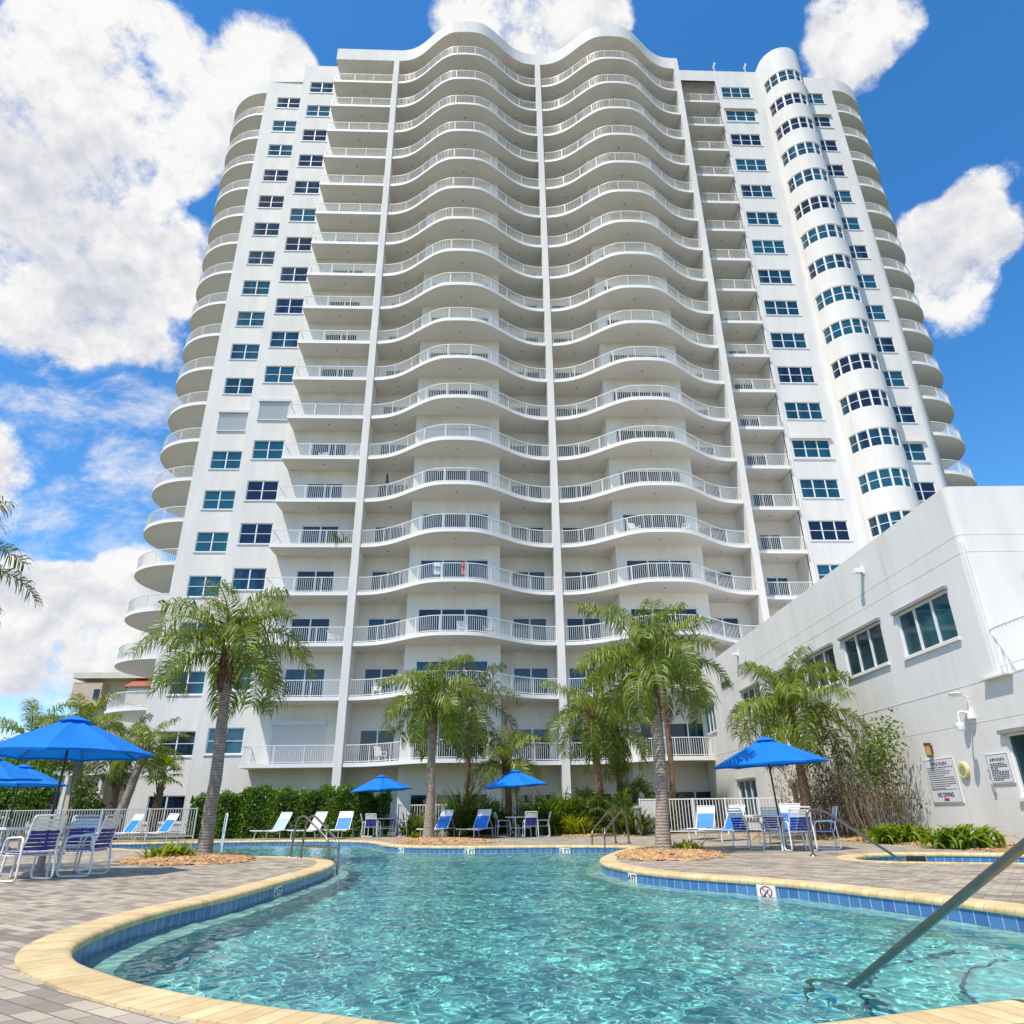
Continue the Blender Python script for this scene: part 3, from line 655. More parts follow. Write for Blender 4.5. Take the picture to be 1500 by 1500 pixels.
def balcony(name, edge, back, lights, railedge, k0=2, ks=KS):
    """slab + railing + ceiling lights, built at floor k0, then copied to the other floors"""
    z = zk(k0)
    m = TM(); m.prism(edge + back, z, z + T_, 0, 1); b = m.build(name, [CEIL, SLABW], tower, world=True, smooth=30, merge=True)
    m = TM(); railing(m, railedge, z + .0); rl = m.build('railing', RAILW, b, world=True)
    ls = []
    for x, y in lights:
        m = TM(); m.lathe((x, y, z - .03), [(.04, 0), (.06, .012), (.065, .029)], 10); ls.append(m.build('ceiling_light', LAMPG, b, world=True))
    for k in ks:
        if k == k0: continue
        c = b.copy(); C.objects.link(c); c.parent = tower; c.location = (0, 0, (zk(k) - z) * S)
        for q in [rl] + ls: d = q.copy(); C.objects.link(d); d.parent = c
    return b
eL, eR = bay_edge(-7.47, 4.02), bay_edge(4.47, 16.02)
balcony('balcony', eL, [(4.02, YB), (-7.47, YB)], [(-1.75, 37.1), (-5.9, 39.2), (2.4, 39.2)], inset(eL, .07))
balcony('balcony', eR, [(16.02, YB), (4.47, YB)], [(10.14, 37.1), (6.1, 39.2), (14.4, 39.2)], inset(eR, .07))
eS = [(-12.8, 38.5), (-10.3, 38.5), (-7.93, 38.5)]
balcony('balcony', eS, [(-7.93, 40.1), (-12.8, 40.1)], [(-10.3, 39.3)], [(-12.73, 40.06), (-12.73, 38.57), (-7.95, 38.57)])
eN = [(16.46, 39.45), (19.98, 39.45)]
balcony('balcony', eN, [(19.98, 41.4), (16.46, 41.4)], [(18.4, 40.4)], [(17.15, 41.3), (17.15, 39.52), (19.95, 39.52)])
ER = 3.95; ERR = 4.2
arcL = [(-19.5 - ER * math.cos(a), 45.6 + ER * math.sin(a)) for a in [R(90 - 5 * i) for i in range(37)]]
arcR = [(30.6 + ERR * math.cos(a), 40.02 + ERR + ERR * math.sin(a)) for a in [R(-90 + 5 * i) for i in range(37)]]
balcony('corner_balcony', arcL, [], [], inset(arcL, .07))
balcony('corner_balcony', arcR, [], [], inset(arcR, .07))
for nm, arc in (('roof_canopy', arcL), ('roof_canopy', arcR)):
    m = TM(); m.prism(arc, 59.6, 61.12); m.build(nm, STUCCO, tower, world=True, smooth=30, merge=True)
# windows
def window_mesh(x0, x1, z0, z1, y, npan, hbar=True, fr=.055, mul=.075):
    f = TM(); g = TM(); d = .045
    f.box((x0, y, z0), (x0 + fr, y + d, z1)); f.box((x1 - fr, y, z0), (x1, y + d, z1))
    f.box((x0 + fr, y, z0), (x1 - fr, y + d, z0 + fr)); f.box((x0 + fr, y, z1 - fr), (x1 - fr, y + d, z1))
    wpan = (x1 - x0) / npan
    for i in range(1, npan):
        f.box((x0 + wpan * i - mul / 2, y - .01, z0 + fr), (x0 + wpan * i + mul / 2, y + d, z1 - fr))
    if hbar:
        for i in range(npan):
            a = x0 + wpan * i + (fr if i == 0 else mul / 2); b_ = x0 + wpan * (i + 1) - (fr if i == npan - 1 else mul / 2)
            f.box((a, y + .008, (z0 + z1) / 2 - .018), (b_, y + d - .01, (z0 + z1) / 2 + .018))
    g.face([(x0 + .02, y + .03, z0 + .02), (x1 - .02, y + .03, z0 + .02), (x1 - .02, y + .03, z1 - .02), (x0 + .02, y + .03, z1 - .02)])
    # a sill a little proud of the wall
    return f, g
def window_col(name, lst, y, npan, glass, hbar=True, sill=None, skip=()):
    proto = None
    for o in lst:
        x0, x1, z0, z1, k = o
        if k in skip: continue
        if proto is None:
            f, g = window_mesh(x0, x1, z0, z1, y + .05, npan, hbar)
            if sill is not None: f.box((x0 - .06, sill - .05, z0 - .07), (x1 + .06, sill + .04, z0))
            a = f.build(name, FRAMEW, tower, world=True); b_ = g.build('pane', glass, a, world=True); proto = (a, b_, z0)
        else:
            a = proto[0].copy(); C.objects.link(a); a.parent = tower; a.location = (0, 0, (z0 - proto[2]) * S)
            b_ = proto[1].copy(); C.objects.link(b_); b_.parent = a
window_col('window', win_o, 41.6, 2, GLASS, sill=41.6, skip=(8,))
window_col('window', win_i, 40.1, 2, GLASS, sill=40.1, skip=(8,))
window_col('window', win_3, 39.65, 3, GLASS, sill=39.65)
window_col('window', win_2, 40.0, 2, GLASS, sill=40.0)
# bay windows: curved frames
f = TM(); g = TM(); z0, z1 = zk(2) + .98, zk(2) + 2.3
for i in range(23):
    a0, a1 = bay_a[i + 1], bay_a[i + 2]
    if a1 > R(82.6): break
    g.face([baymap(a0, z0, .09), baymap(a1, z0, .09), baymap(a1, z1, .09), baymap(a0, z1, .09)])
    for za, zb in ((z0, z0 + .06), (z1 - .06, z1), ((z0 + z1) / 2 - .02, (z0 + z1) / 2 + .02)):
        f.face([baymap(a0, za, .06), baymap(a1, za, .06), baymap(a1, zb, .06), baymap(a0, zb, .06)])
        f.face([baymap(a0, zb, .06), baymap(a1, zb, .06), baymap(a1, zb, .09), baymap(a0, zb, .09)])
        f.face([baymap(a0, za, .09), baymap(a1, za, .09), baymap(a1, za, .06), baymap(a0, za, .06)])
for i in range(8):
    a = R(-82.5 + 165 / 7 * i); q = Vector(baymap(a, (z0 + z1) / 2, .06)); t = Vector((math.cos(a), math.sin(a), 0)); nn = Vector((-t.y, t.x, 0))
    f.obox(q, (t * .06, nn * .035, Vector((0, 0, (z1 - z0) / 2 - .002))))
a0_ = f.build('bay_window', FRAMEW, tower, world=True); g0_ = g.build('pane', GLASS, a0_, world=True)
for k in KS:
    if k == 2: continue
    a = a0_.copy(); C.objects.link(a); a.parent = tower; a.location = (0, 0, (zk(k) - zk(2)) * S)
    b_ = g0_.copy(); C.objects.link(b_); b_.parent = a
# sliding doors
def doors(lst, np_of=lambda o: 2):
    protos = {}
    for x0, x1, y, k, npn in lst:
        key = (x0, x1)
        if key not in protos:
            f, g = window_mesh(x0, x1, zk(k) + .2, zk(k) + 2.06, y + .06, npn, False, .06, .08)
            a = f.build('sliding_door', FRAMEW, tower, world=True); b_ = g.build('pane', DGLASS, a, world=True); protos[key] = (a, b_, k)
        else:
            p = protos[key]; a = p[0].copy(); C.objects.link(a); a.parent = tower; a.location = (0, 0, (zk(k) - zk(p[2])) * S)
            b_ = p[1].copy(); C.objects.link(b_); b_.parent = a
doors([(o[0], o[1], 40.1, o[4], 2) for o in door_s if o[4] not in (1, 8) and o[4] < 17])
doors([(o[0], o[1], 41.4, o[4], 2) for o in door_n if o[4] < 15])
doors([q for q in wavy_doors if (q[4] == 3 and q[3] < 17) or (q[4] == 2 and q[3] < 7)])
# doors too high to be seen behind their slabs, in one part
f = TM(); g_ = TM()
for x0, x1, y, k, npn in [(o[0], o[1], 40.1, o[4], 2) for o in door_s if o[4] >= 17] + [(o[0], o[1], 41.4, o[4], 2) for o in door_n if o[4] >= 15] + [q for q in wavy_doors if not ((q[4] == 3 and q[3] < 17) or (q[4] == 2 and q[3] < 7))]:
    g_.face([(x0, y + .09, zk(k) + .2), (x1, y + .09, zk(k) + .2), (x1, y + .09, zk(k) + 2.06), (x0, y + .09, zk(k) + 2.06)])
    f.box(((x0 + x1) / 2 - .04, y + .06, zk(k) + .2), ((x0 + x1) / 2 + .04, y + .085, zk(k) + 2.06))
    f.box((x0, y + .06, zk(k) + 2.0), (x1, y + .085, zk(k) + 2.055))
a = f.build('upper_sliding_door', FRAMEW, tower, world=True); a['kind'] = 'stuff'
b_ = g_.build('pane', DGLASS, a, world=True); b_['kind'] = 'stuff'
# roller shutters and shutter boxes
def shutter(x0, x1, z0, z1, y, nm='roller_shutter'):
    m = TM(); n = int((z1 - z0) / .06)
    for i in range(n):
        a = z0 + (z1 - z0) * i / n; b_ = z0 + (z1 - z0) * (i + 1) / n
        m.face([(x0, y + .012, a), (x1, y + .012, a), (x1, y - .004, b_), (x0, y - .004, b_)])
    m.box((x0 - .1, y - .13, z1), (x1 + .1, y + .02, z1 + .2)); m.box((x0 - .06, y - .05, z0 - .06), (x1 + .06, y + .02, z0))
    m.box((x0 - .08, y - .03, z0), (x0, y + .02, z1)); m.box((x1, y - .03, z0), (x1 + .08, y + .02, z1))
    return m.build(nm, SHUT if nm == 'roller_shutter' else STUCCO, tower, world=True)
SHUT.node_tree.nodes['Principled BSDF'].inputs['Base Color'].default_value = (.62, .62, .61, 1)
shutter(-18.4, -16.5, zk(8) + .82, zk(8) + 2.2, 41.57); shutter(-15.2, -13.3, zk(8) + .8, zk(8) + 2.18, 40.07)
shutter(-11.46, -9.17, zk(8) + .2, zk(8) + 2.0, 40.09); shutter(-11.7, -8.9, zk(1) + .2, zk(1) + 2.3, 40.08)
shutter(-3.84, .15, zk(7) + .2, zk(7) + 1.95, 38.08)
for x0, x1, y, ks in ((20.4, 23.05, 39.65, (7, 18)), (27.72, 29.75, 40.0, (7, 18))):
    for k in ks:
        m = TM(); m.box((x0 - .1, y - .16, zk(k) + 2.34), (x1 + .1, y, zk(k) + 2.52)); m.build('shutter_box', STUCCO, tower, world=True)
        m = TM(); m.box((x0 - .08, y - .06, zk(k) + .78), (x1 + .08, y, zk(k) + .86)); m.build('shutter_sill', STUCCO, tower, world=True)
# thin conduit down the right wall and joints
m = TM(); m.tube([(20.28, 39.62, 1), (20.28, 39.62, 60.9)], .014, 6); m.build('conduit', CEIL, tower, world=True)

# rooftop davits
def davit(x, lab):
    b = tw((x, 39.72, 61.2)); o = empty('roof_camera', b); m = MB()
    m.tube([(0, 0, 0), (0, 0, .75)], .035, 8); m.obox((0, -.1, .8), ((.07, 0, 0), (0, .22, -.05), (0, 0, .08))); m.box((-.09, -.09, 0), (.09, .09, .03))
    m.build('mast', WHITEP, o); tag(o, lab, 'camera', 'cameras on the roof edge'); return o
davit(20.2, 'small white roof camera on the parapet, the farther from the round bay'); davit(23.0, 'small white roof camera on the parapet right beside the round bay')

# ------------------------------------------------------------------ clubhouse (right)
TH = R(1.78); DIR = Vector((math.sin(TH), math.cos(TH), 0)); NRM = Vector((math.cos(TH), -math.sin(TH), 0)); CW = 11.6
def cw(s, z, d=0.): q = NRM * (CW + d) + DIR * s; return (q.x, q.y, z)
club = empty('clubhouse', cw(25, 0, 4)); tag(club, 'low white block clubhouse with rounded roof corner beside the pool', 'building')
SE = 42.6
cwin = [(17.42, 20.0, 4.86, 6.12), (20.95, 23.6, 4.92, 6.2), (24.35, 27.0, 4.95, 6.2), (28.2, 30.8, 4.95, 6.2), (32.2, 34.8, 4.95, 6.2), (39.8, 41.9, 4.95, 6.45)]
lwin = [(14.2, 16.78, 1.04, 2.4), (28.6, 30.4, .55, 1.9), (34.6, 37.3, .6, 2.2)]
lw = MB()
def lowmap(a, z, d): return cw(-a, z, d)
def neg(l): return [(-b_, -a, c, d) for a, b_, c, d in l]
GRV = [(-SE, -6.0, 2.742, 2.756)]
wall_grid(lw, (-SE, -6.0), (0, 3.7), neg(lwin) + GRV, lowmap, depth=.1, extra_a=[-SE, -16])
cp = []
cpath = [cw(SE, 0)[:2], cw(16.55, 0)[:2]]
cc = Vector(cw(16.55, 0, .2))
for i in range(1, 13):
    a = R(90 * i / 12); q = cc - NRM * (.2 * math.cos(a)) - DIR * (.2 * math.sin(a)); cpath.append((q.x, q.y))
qe = Vector(cpath[-1] + (0,)) + NRM * 22; cpath.append((qe.x, qe.y))
cpf, ccum = polymap(cpath)
def sidx(s): return SE - s
up_o = [(sidx(b_), sidx(a), c, d) for a, b_, c, d in cwin]
fx0 = ccum[-2] + 1.42
front_win = [(fx0, fx0 + 2.6, 4.2, 5.93)]
GR2 = [(0, ccum[-1], 7.25, 7.264), (0, ccum[-1], 6.78, 6.794)]
wall_grid(lw, (0, ccum[-1]), (3.7, 8.63), up_o + front_win + GR2, cpf, depth=.1, extra_a=ccum)
# backs of the joints, roof, terrace, far end
lw.face([cw(6, 2.70, .012), cw(SE, 2.70, .012), cw(SE, 2.80, .012), cw(6, 2.80, .012)][::-1])
for z in (7.257, 6.787):
    for i in range(len(ccum) - 1):
        lw.face([cpf(ccum[i] + .0001, z - .03, .012), cpf(ccum[i+1], z - .03, .012), cpf(ccum[i+1], z + .03, .012), cpf(ccum[i] + .0001, z + .03, .012)])
lw.face([(x, y, 8.625) for x, y in cpath] + [(cw(SE, 0, 24))[:2] + (8.625,)])
lw.face([cw(6, 3.69), cw(17.2, 3.69), cw(17.2, 3.69, 24), cw(6, 3.69, 24)][::-1])
lw.face([cw(SE, 0), cw(SE, 8.63), cw(SE, 8.63, 24), cw(SE, 0, 24)]); lw.face([cw(6, 0), cw(6, 0, 24), cw(6, 3.69, 24), cw(6, 3.69)])
lw.build('wall', BLOCK, club, world=True, smooth=20, merge=True)
# string course at terrace level
m = MB(); m.obox(Vector(cw((SE + 6) / 2, 3.675, .0)), (DIR * ((SE - 6) / 2), NRM * .007, Vector((0, 0, .012)))); m.build('string_course', BLOCK, club, world=True)
def club_window(s0, s1, z0, z1, npan, nm='window'):
    f = MB(); g = MB(); fr = .05; d = .05
    def bx(a, b_, c, e, d0=d, d1=d + .05): f.obox(Vector(cw((a + b_) / 2, (c + e) / 2, (d0 + d1) / 2)), (DIR * ((b_ - a) / 2), NRM * ((d1 - d0) / 2), Vector((0, 0, (e - c) / 2))))
    bx(s0, s0 + fr, z0, z1); bx(s1 - fr, s1, z0, z1); bx(s0 + fr, s1 - fr, z0, z0 + fr); bx(s0 + fr, s1 - fr, z1 - fr, z1)
    for i in range(1, npan): c = s0 + (s1 - s0) * i / npan; bx(c - .035, c + .035, z0 + fr, z1 - fr, d - .012)
    a = f.build(nm, FRAMEW, club, world=True)
    g.face([cw(s0 + .02, z0 + .02, d + .035), cw(s0 + .02, z1 - .02, d + .035), cw(s1 - .02, z1 - .02, d + .035), cw(s1 - .02, z0 + .02, d + .035)][::-1])
    g.build('pane', CGLASS, a, world=True)
    m = MB(); m.obox(Vector(cw((s0 + s1) / 2, z0 - .045, -.02)), (DIR * ((s1 - s0) / 2 + .07), NRM * .05, Vector((0, 0, .04)))); m.build('sill', STUCCO, a, world=True)
    m = MB(); m.obox(Vector(cw((s0 + s1) / 2, z1 + .05, -.035)), (DIR * ((s1 - s0) / 2 + .09), NRM * .06, Vector((0, 0, .045)))); m.build('shutter_box', mat('bronze_shutter_box', (.30, .28, .25), .5), a, world=True)
for q in cwin: club_window(*q, 3)
for q in lwin: club_window(*q, 3)
f = MB(); g = MB()
for a, b_, c, e in ((fx0, fx0 + .05, 4.2, 5.93), (fx0 + 2.55, fx0 + 2.6, 4.2, 5.93), (fx0 + .05, fx0 + 2.55, 4.2, 4.26), (fx0 + .05, fx0 + 2.55, 5.88, 5.93), (fx0 + 1.26, fx0 + 1.33, 4.26, 5.88)):
    f.face([cpf(a, c, .05), cpf(b_, c, .05), cpf(b_, e, .05), cpf(a, e, .05)])
g.face([cpf(fx0, 4.2, .08), cpf(fx0 + 2.6, 4.2, .08), cpf(fx0 + 2.6, 5.93, .08), cpf(fx0, 5.93, .08)])
a = f.build('terrace_door', FRAMEW, club, world=True); g.build('pane', CGLASS, a, world=True)
m = MB(); q0, q1 = Vector(cpf(fx0 - .3, 6.03, -.06)), Vector(cpf(fx0 + 3, 6.03, -.06)); m.obox((q0 + q1) / 2, ((q1 - q0) / 2, DIR * .1, Vector((0, 0, .035)))); m.build('shutter_box', DARK, a, world=True)
# terrace railing, drain outlet, down pipe, louvre, vents
m = MB()
m.tube([cw(16.45, 3.7, .06), cw(16.45, 4.62, .06), cw(16.3, 4.77, .06), cw(16.0, 4.79, .06), cw(6.2, 4.79, .06)], .028, 8)
m.tube([cw(16.38, 3.9, .06), cw(6.2, 3.9, .06)], .016, 6)
for i in range(70): s = 16.3 - .14 * i; m.tube([cw(s, 3.9, .06), cw(s, 4.77, .06)], .010, 5)
for i in range(7): s = 16.36 - 1.5 * i; m.tube([cw(s, 3.69, .06), cw(s, 4.77, .06)], .022, 6)
m.build('terrace_railing', WHITEP, club, world=True)
m = MB(); q = Vector(cpf(ccum[-2] - .15, 5.4, -.05)); m.tube([(q.x, q.y, 3.72), (q.x, q.y, 7.05)], .035, 8); m.build('downpipe', BLOCK, club, world=True)
m = MB(); m.obox(Vector(cw(16.4, 3.665, -.075)), (DIR * .50, NRM * .075, Vector((0, 0, .02)))); m.build('drain_ledge', BLOCK, club, world=True)
for s, z, wd in ((37.05, 7.02, .65),):
    m = MB(); m.obox(Vector(cw(s, z, -.01)), (DIR * wd, NRM * .03, Vector((0, 0, .15))))
    for i in range(4): m.obox(Vector(cw(s, z - .1 + .065 * i, -.05)), (DIR * wd, NRM * .02 + Vector((0, 0, -.02)), Vector((0, 0, .004))))
    m.build('louvre_vent', mat('vent_grey', (.22, .21, .20), .6), club, world=True)

# things on the clubhouse wall
def on_wall(name, s, z, d=0.): return empty(name, cw(s, z, d))
# frame with x along the wall (towards the camera), z up, y into the wall, for text
WM = Matrix((-DIR, NRM, Vector((0, 0, 1)))).transposed().to_4x4()
INK = mat('sign_ink', (.035, .035, .045), .6); RED = mat('sign_red', (.45, .03, .04), .5); SIGNW = mat('sign_board', (.74, .71, .70), .45)
def text_mesh(name, txt, size, m, parent, M, sx=1., bold=0.):
    cu = bpy.data.curves.new(name, 'FONT'); cu.body = txt; cu.size = size; cu.align_x = 'CENTER'; cu.align_y = 'CENTER'; cu.extrude = .002; cu.offset = bold
    to = bpy.data.objects.new(name, cu); C.objects.link(to)
    dg = bpy.context.evaluated_depsgraph_get(); me = bpy.data.meshes.new_from_object(to.evaluated_get(dg)); bpy.data.objects.remove(to)
    me.materials.clear(); me.materials.append(m)
    o = bpy.data.objects.new(name, me); link(o, parent)
    o.matrix_local = M @ Matrix.Diagonal((sx, 1, 1, 1)) @ Matrix.Identity(4)
    return o
def wallM(x, z, d=-.036):      # in a sign's own frame: x towards camera along the wall
    return Matrix.Translation(-DIR * x + Vector((0, 0, z)) + NRM * d) @ WM @ Matrix.Rotation(R(90), 4, 'X')
def sign(s, z, wd, ht, title, label, lines, nodive, rng):
    o = on_wall('pool_sign', s, z); m = MB()
    m.obox((0, 0, 0), (DIR * wd / 2, NRM * .03, Vector((0, 0, ht / 2)))); m.build('board', SIGNW, o)
    b = MB(); e = .012
    for zc in (ht / 2 - .02, -ht / 2 + .02): b.obox(NRM * -.0315 + Vector((0, 0, zc)), (DIR * (wd / 2 - .02), NRM * .0015, Vector((0, 0, e / 3))))
    for xc in (-wd / 2 + .02, wd / 2 - .02): b.obox(NRM * -.0315 + DIR * xc, (DIR * e / 3, NRM * .0015, Vector((0, 0, ht / 2 - .025))))
    b.build('border', INK, o)
    text_mesh('title', title, .105 if nodive else .085, INK, o, wallM(0, ht / 2 - .13), .95)
    ln = MB(); top = ht / 2 - .22; bot = -ht / 2 + (.36 if nodive else .08); n = lines
    for i in range(n):
        zz = top - (top - bot) * i / (n - 1); x = wd / 2 - .1; end = -wd / 2 + .1 + rng.random() * wd * .45 * (rng.random() < .6)
        while x > end:
            l_ = rng.uniform(.03, .10); l_ = min(l_, x - end + .01)
            ln.obox(NRM * -.0315 + DIR * (x - l_ / 2) + Vector((0, 0, zz)), (DIR * l_ / 2, NRM * .001, Vector((0, 0, .011)))); x -= l_ + .02
    ln.build('small_print', INK, o)
    if nodive:
        text_mesh('warning', 'NO DIVING', .15, INK, o, wallM(0, -ht / 2 + .2), .95, .002)
        q = MB(); q.obox(NRM * -.0315 + Vector((0, 0, -ht / 2 + .085)), (DIR * .11, NRM * .0015, Vector((0, 0, .035)))); q.build('red_mark', RED, o)
        q = MB(); q.obox(NRM * -.0315 + Vector((0, 0, -ht / 2 + .33)), (DIR * (wd / 2 - .12), NRM * .0012, Vector((0, 0, .006)))); q.build('rule', INK, o)
    tag(o, label, 'sign'); return o
rng = random.Random(5)
sign(19.62, 1.51, 1.36, 1.10, '& POOL RULES &', 'large white pool rules board with NO DIVING at its foot', 11, True, rng)
sign(17.22, 1.68, .80, .66, '& SPA RULES &', 'smaller white spa rules board next to the lower window', 11, False, rng)
o = on_wall('round_plaque', 18.58, 1.71); m = MB(); prof = [(.0, 0), (.2, 0), (.2, .05), (.17, .075), (.155, .07), (.0, .07)]
for (r1, d1), (r2, d2) in zip(prof, prof[1:]):
    for j in range(32):
        a, b_ = 2*PI*j/32, 2*PI*(j+1)/32; f_ = lambda r, d, t: DIR * (r * math.cos(t)) + Vector((0, 0, r * math.sin(t))) - NRM * d
        m.face([f_(r1, d1, a), f_(r2, d2, a), f_(r2, d2, b_), f_(r1, d1, b_)])
m.build('disc', mat('plaque_yellow', (.62, .56, .25), .5), o, merge=True)
m = MB()
for j in range(10):
    a = 2*PI*j/10; m.obox(DIR * (.09 * math.cos(a)) + Vector((0, 0, .09 * math.sin(a))) - NRM * .073, (DIR * .018, NRM * .004, Vector((0, 0, .018))))
m.obox(-NRM * .073, (DIR * .03, NRM * .004, Vector((0, 0, .03)))); m.build('relief', mat('plaque_green', (.22, .24, .12), .5), o)
tag(o, 'round yellowish plaque on the wall between the two rule boards', 'plaque')
o = on_wall('wall_lamp', 19.8, 2.32); m = MB(); AM = mat('amber_glass', (.45, .25, .06), .3)
for z0_, z1_, r_, mm in ((-.16, .10, .07, 0), (.10, .16, .085, 1), (-.2, -.16, .06, 1)):
    for j in range(12):
        a, b_ = 2*PI*j/12, 2*PI*(j+1)/12; f_ = lambda t, z: DIR * (r_ * math.cos(t)) + NRM * (r_ * math.sin(t) - .11) + Vector((0, 0, z))
        m.face([f_(a, z0_), f_(b_, z0_), f_(b_, z1_), f_(a, z1_)], mm)
    m.face([DIR * (r_ * math.cos(2*PI*j/12)) + NRM * (r_ * math.sin(2*PI*j/12) - .11) + Vector((0, 0, z1_)) for j in range(12)], mm)
m.obox(-NRM * .03 + Vector((0, 0, .0)), (DIR * .04, NRM * .03, Vector((0, 0, .1))), 1); m.build('lantern', [AM, DARK], o); tag(o, 'small amber wall lantern just above the large rules board', 'lamp')
def seccam(s, z, lab, dome):
    o = on_wall('security_camera', s, z); m = MB()
    if dome:
        m.tube([(0, 0, .25), (-NRM * .28) + Vector((0, 0, .33)), (-NRM * .36) + Vector((0, 0, .28)), (-NRM * .38) + Vector((0, 0, .05))], .028, 8)
        m.lathe(tuple(-NRM * .38 + Vector((0, 0, -.12))), [(.02, -.02), (.085, .0), (.10, .06), (.10, .14), (.06, .18)], 14)
        m.lathe(tuple(-NRM * .05 + Vector((0, 0, .25))), [(.10, -.1), (.10, .1)], 12)
        m.lathe(tuple(-NRM * .30 + Vector((0, 0, .74))), [(.05, -.05), (.13, -.03), (.16, .02), (.10, .05)], 14)
        m.tube([Vector((0, 0, .66)), -NRM * .22 + Vector((0, 0, .78)), -NRM * .3 + Vector((0, 0, .75))], .02, 8); m.tube([-NRM * .02 + Vector((0, 0, .2)), -NRM * .02 + Vector((0, 0, .7))], .014, 6)
    else:
        m.obox(-NRM * .16, (DIR * .08, NRM * .16, Vector((0, 0, .07)))); m.obox(-NRM * .32 + Vector((0, 0, -.02)), (DIR * .11, NRM * .02, Vector((0, 0, .10)))); m.obox(-NRM * .02, (DIR * .1, NRM * .02, Vector((0, 0, .12))))
    m.build('housing', WHITEP, o, smooth=40); tag(o, lab, 'camera')
seccam(17.7, 2.72, 'white dome camera and spotlight bracket high on wall near the corner', True)
seccam(21.25, 7.95, 'white boxed floodlight under the clubhouse parapet near the rounded corner', False)
seccam(34.5, 8.05, 'small white floodlight under the parapet at the far sloping roofline', False)
ow = on_wall('wall_spigot', 17.62, 1.45); m = MB(); m.tube([Vector((0,0,.55)), Vector((0,0,.2)), -NRM*.02 + Vector((0,0,-.3))], .012, 6); m.obox(-NRM*.03 + Vector((0,0,-.2)), (DIR*.03, NRM*.03, Vector((0,0,.09)))); m.obox(-NRM*.03 + Vector((0,0,.2)), (DIR*.025, NRM*.03, Vector((0,0,.025)))); m.build('pipe', mat('pipe_grey', (.35,.34,.33), .5), ow); tag(ow, 'thin grey conduit with switch left of the spa rules board', 'conduit')

# ------------------------------------------------------------------ pool markers
def marker(pt, txt, label, sym=False):
    i = min(range(len(POOL)), key=lambda j: (POOL[j] - Vector((pt[0], pt[1], 0))).length)
    t = (POOL[(i+1) % len(POOL)] - POOL[i-1]).normalized(); out = Vector((t.y, -t.x, 0)); inw = -out
    o = empty('depth_marker', POOL[i] + out * .02 + Vector((0, 0, -.125))); m = MB(); hw = .15 if not sym else .14
    m.obox(inw * .012, (t * hw, inw * .01, Vector((0, 0, .077)))); m.build('tile', mat('marker_white', (.78, .77, .74), .25), o)
    M = Matrix((-t, -inw, Vector((0, 0, 1)))).transposed().to_4x4()
    M = Matrix.Translation(inw * .0235) @ M @ Matrix.Rotation(R(90), 4, 'X')
    if sym:
        q = MB(); n = 28
        for j in range(n):
            a, b_ = 2*PI*j/n, 2*PI*(j+1)/n; f_ = lambda r, u: t * (r * 1.35 * math.cos(u)) + Vector((0, 0, r * math.sin(u))) + inw * .024
            q.face([f_(.055, a), f_(.070, a), f_(.070, b_), f_(.055, b_)]); 
        dg = (t + Vector((0, 0, .75))).normalized(); pn = dg.cross(inw); q.obox(inw * .024, (dg * .075, pn * .007, inw * .001)); q.build('red_ring', RED, o)
        q = MB(); d2 = (t * -.8 + Vector((0, 0, .8))).normalized(); p2 = d2.cross(inw); q.obox(inw * .0232 - Vector((0, 0, .01)), (d2 * .055, p2 * .009, inw * .0008)); q.obox(inw * .0232 - Vector((0, 0, .045)) + t * .02, (Vector((0, 0, .025)), t * .008, inw * .0008)); q.build('diver', INK, o)
    else: text_mesh('depth_text', txt, .14, INK, o, M, 1.1, .003)
    tag(o, label, 'depth marker', 'depth tiles in the pool wall'); return o
marker((-2.85, 11.0), '4 FT', 'white depth tile in the shaded left pool wall below the planted peninsula')
marker((2.3, 12.3), '4 FT', 'white depth tile in blue tile band below the single palm on the right')
marker((3.6, 9.9), '', 'white no diving tile with red ring in the right pool wall', True)
marker((-2.5, 22.8), '4 FT', 'white depth tile on far pool wall nearest the left palm bed edge')
marker((-.5, 21.6), '3 FT', 'white depth tile on far pool wall in front of the two blue loungers')
marker((2.2, 21.2), '3 FT', 'white depth tile on far pool wall left of the far ladder')

i = min(range(len(SPA)), key=lambda j: (SPA[j] - Vector((8.75, 15.35, 0))).length); _t = (SPA[(i+1) % len(SPA)] - SPA[i-1]).normalized(); _o = Vector((_t.y, -_t.x, 0))
o = empty('spa_skimmer', SPA[i] + _o * .02 + Vector((0, 0, -.12))); m = MB(); m.obox(-_o * .012, (_t * .19, _o * .012, Vector((0, 0, .07)))); m.build('opening', mat('skimmer_black', (.012, .012, .014), .6), o)
m = MB()
for sx in (-1, 1): m.obox(-_o * .014 + _t * .2 * sx, (_t * .012, _o * .014, Vector((0, 0, .075))))
m.build('surround', mat('skimmer_grey', (.2, .2, .2), .5), o); tag(o, 'dark skimmer opening in the far wall of the small spa', 'skimmer')
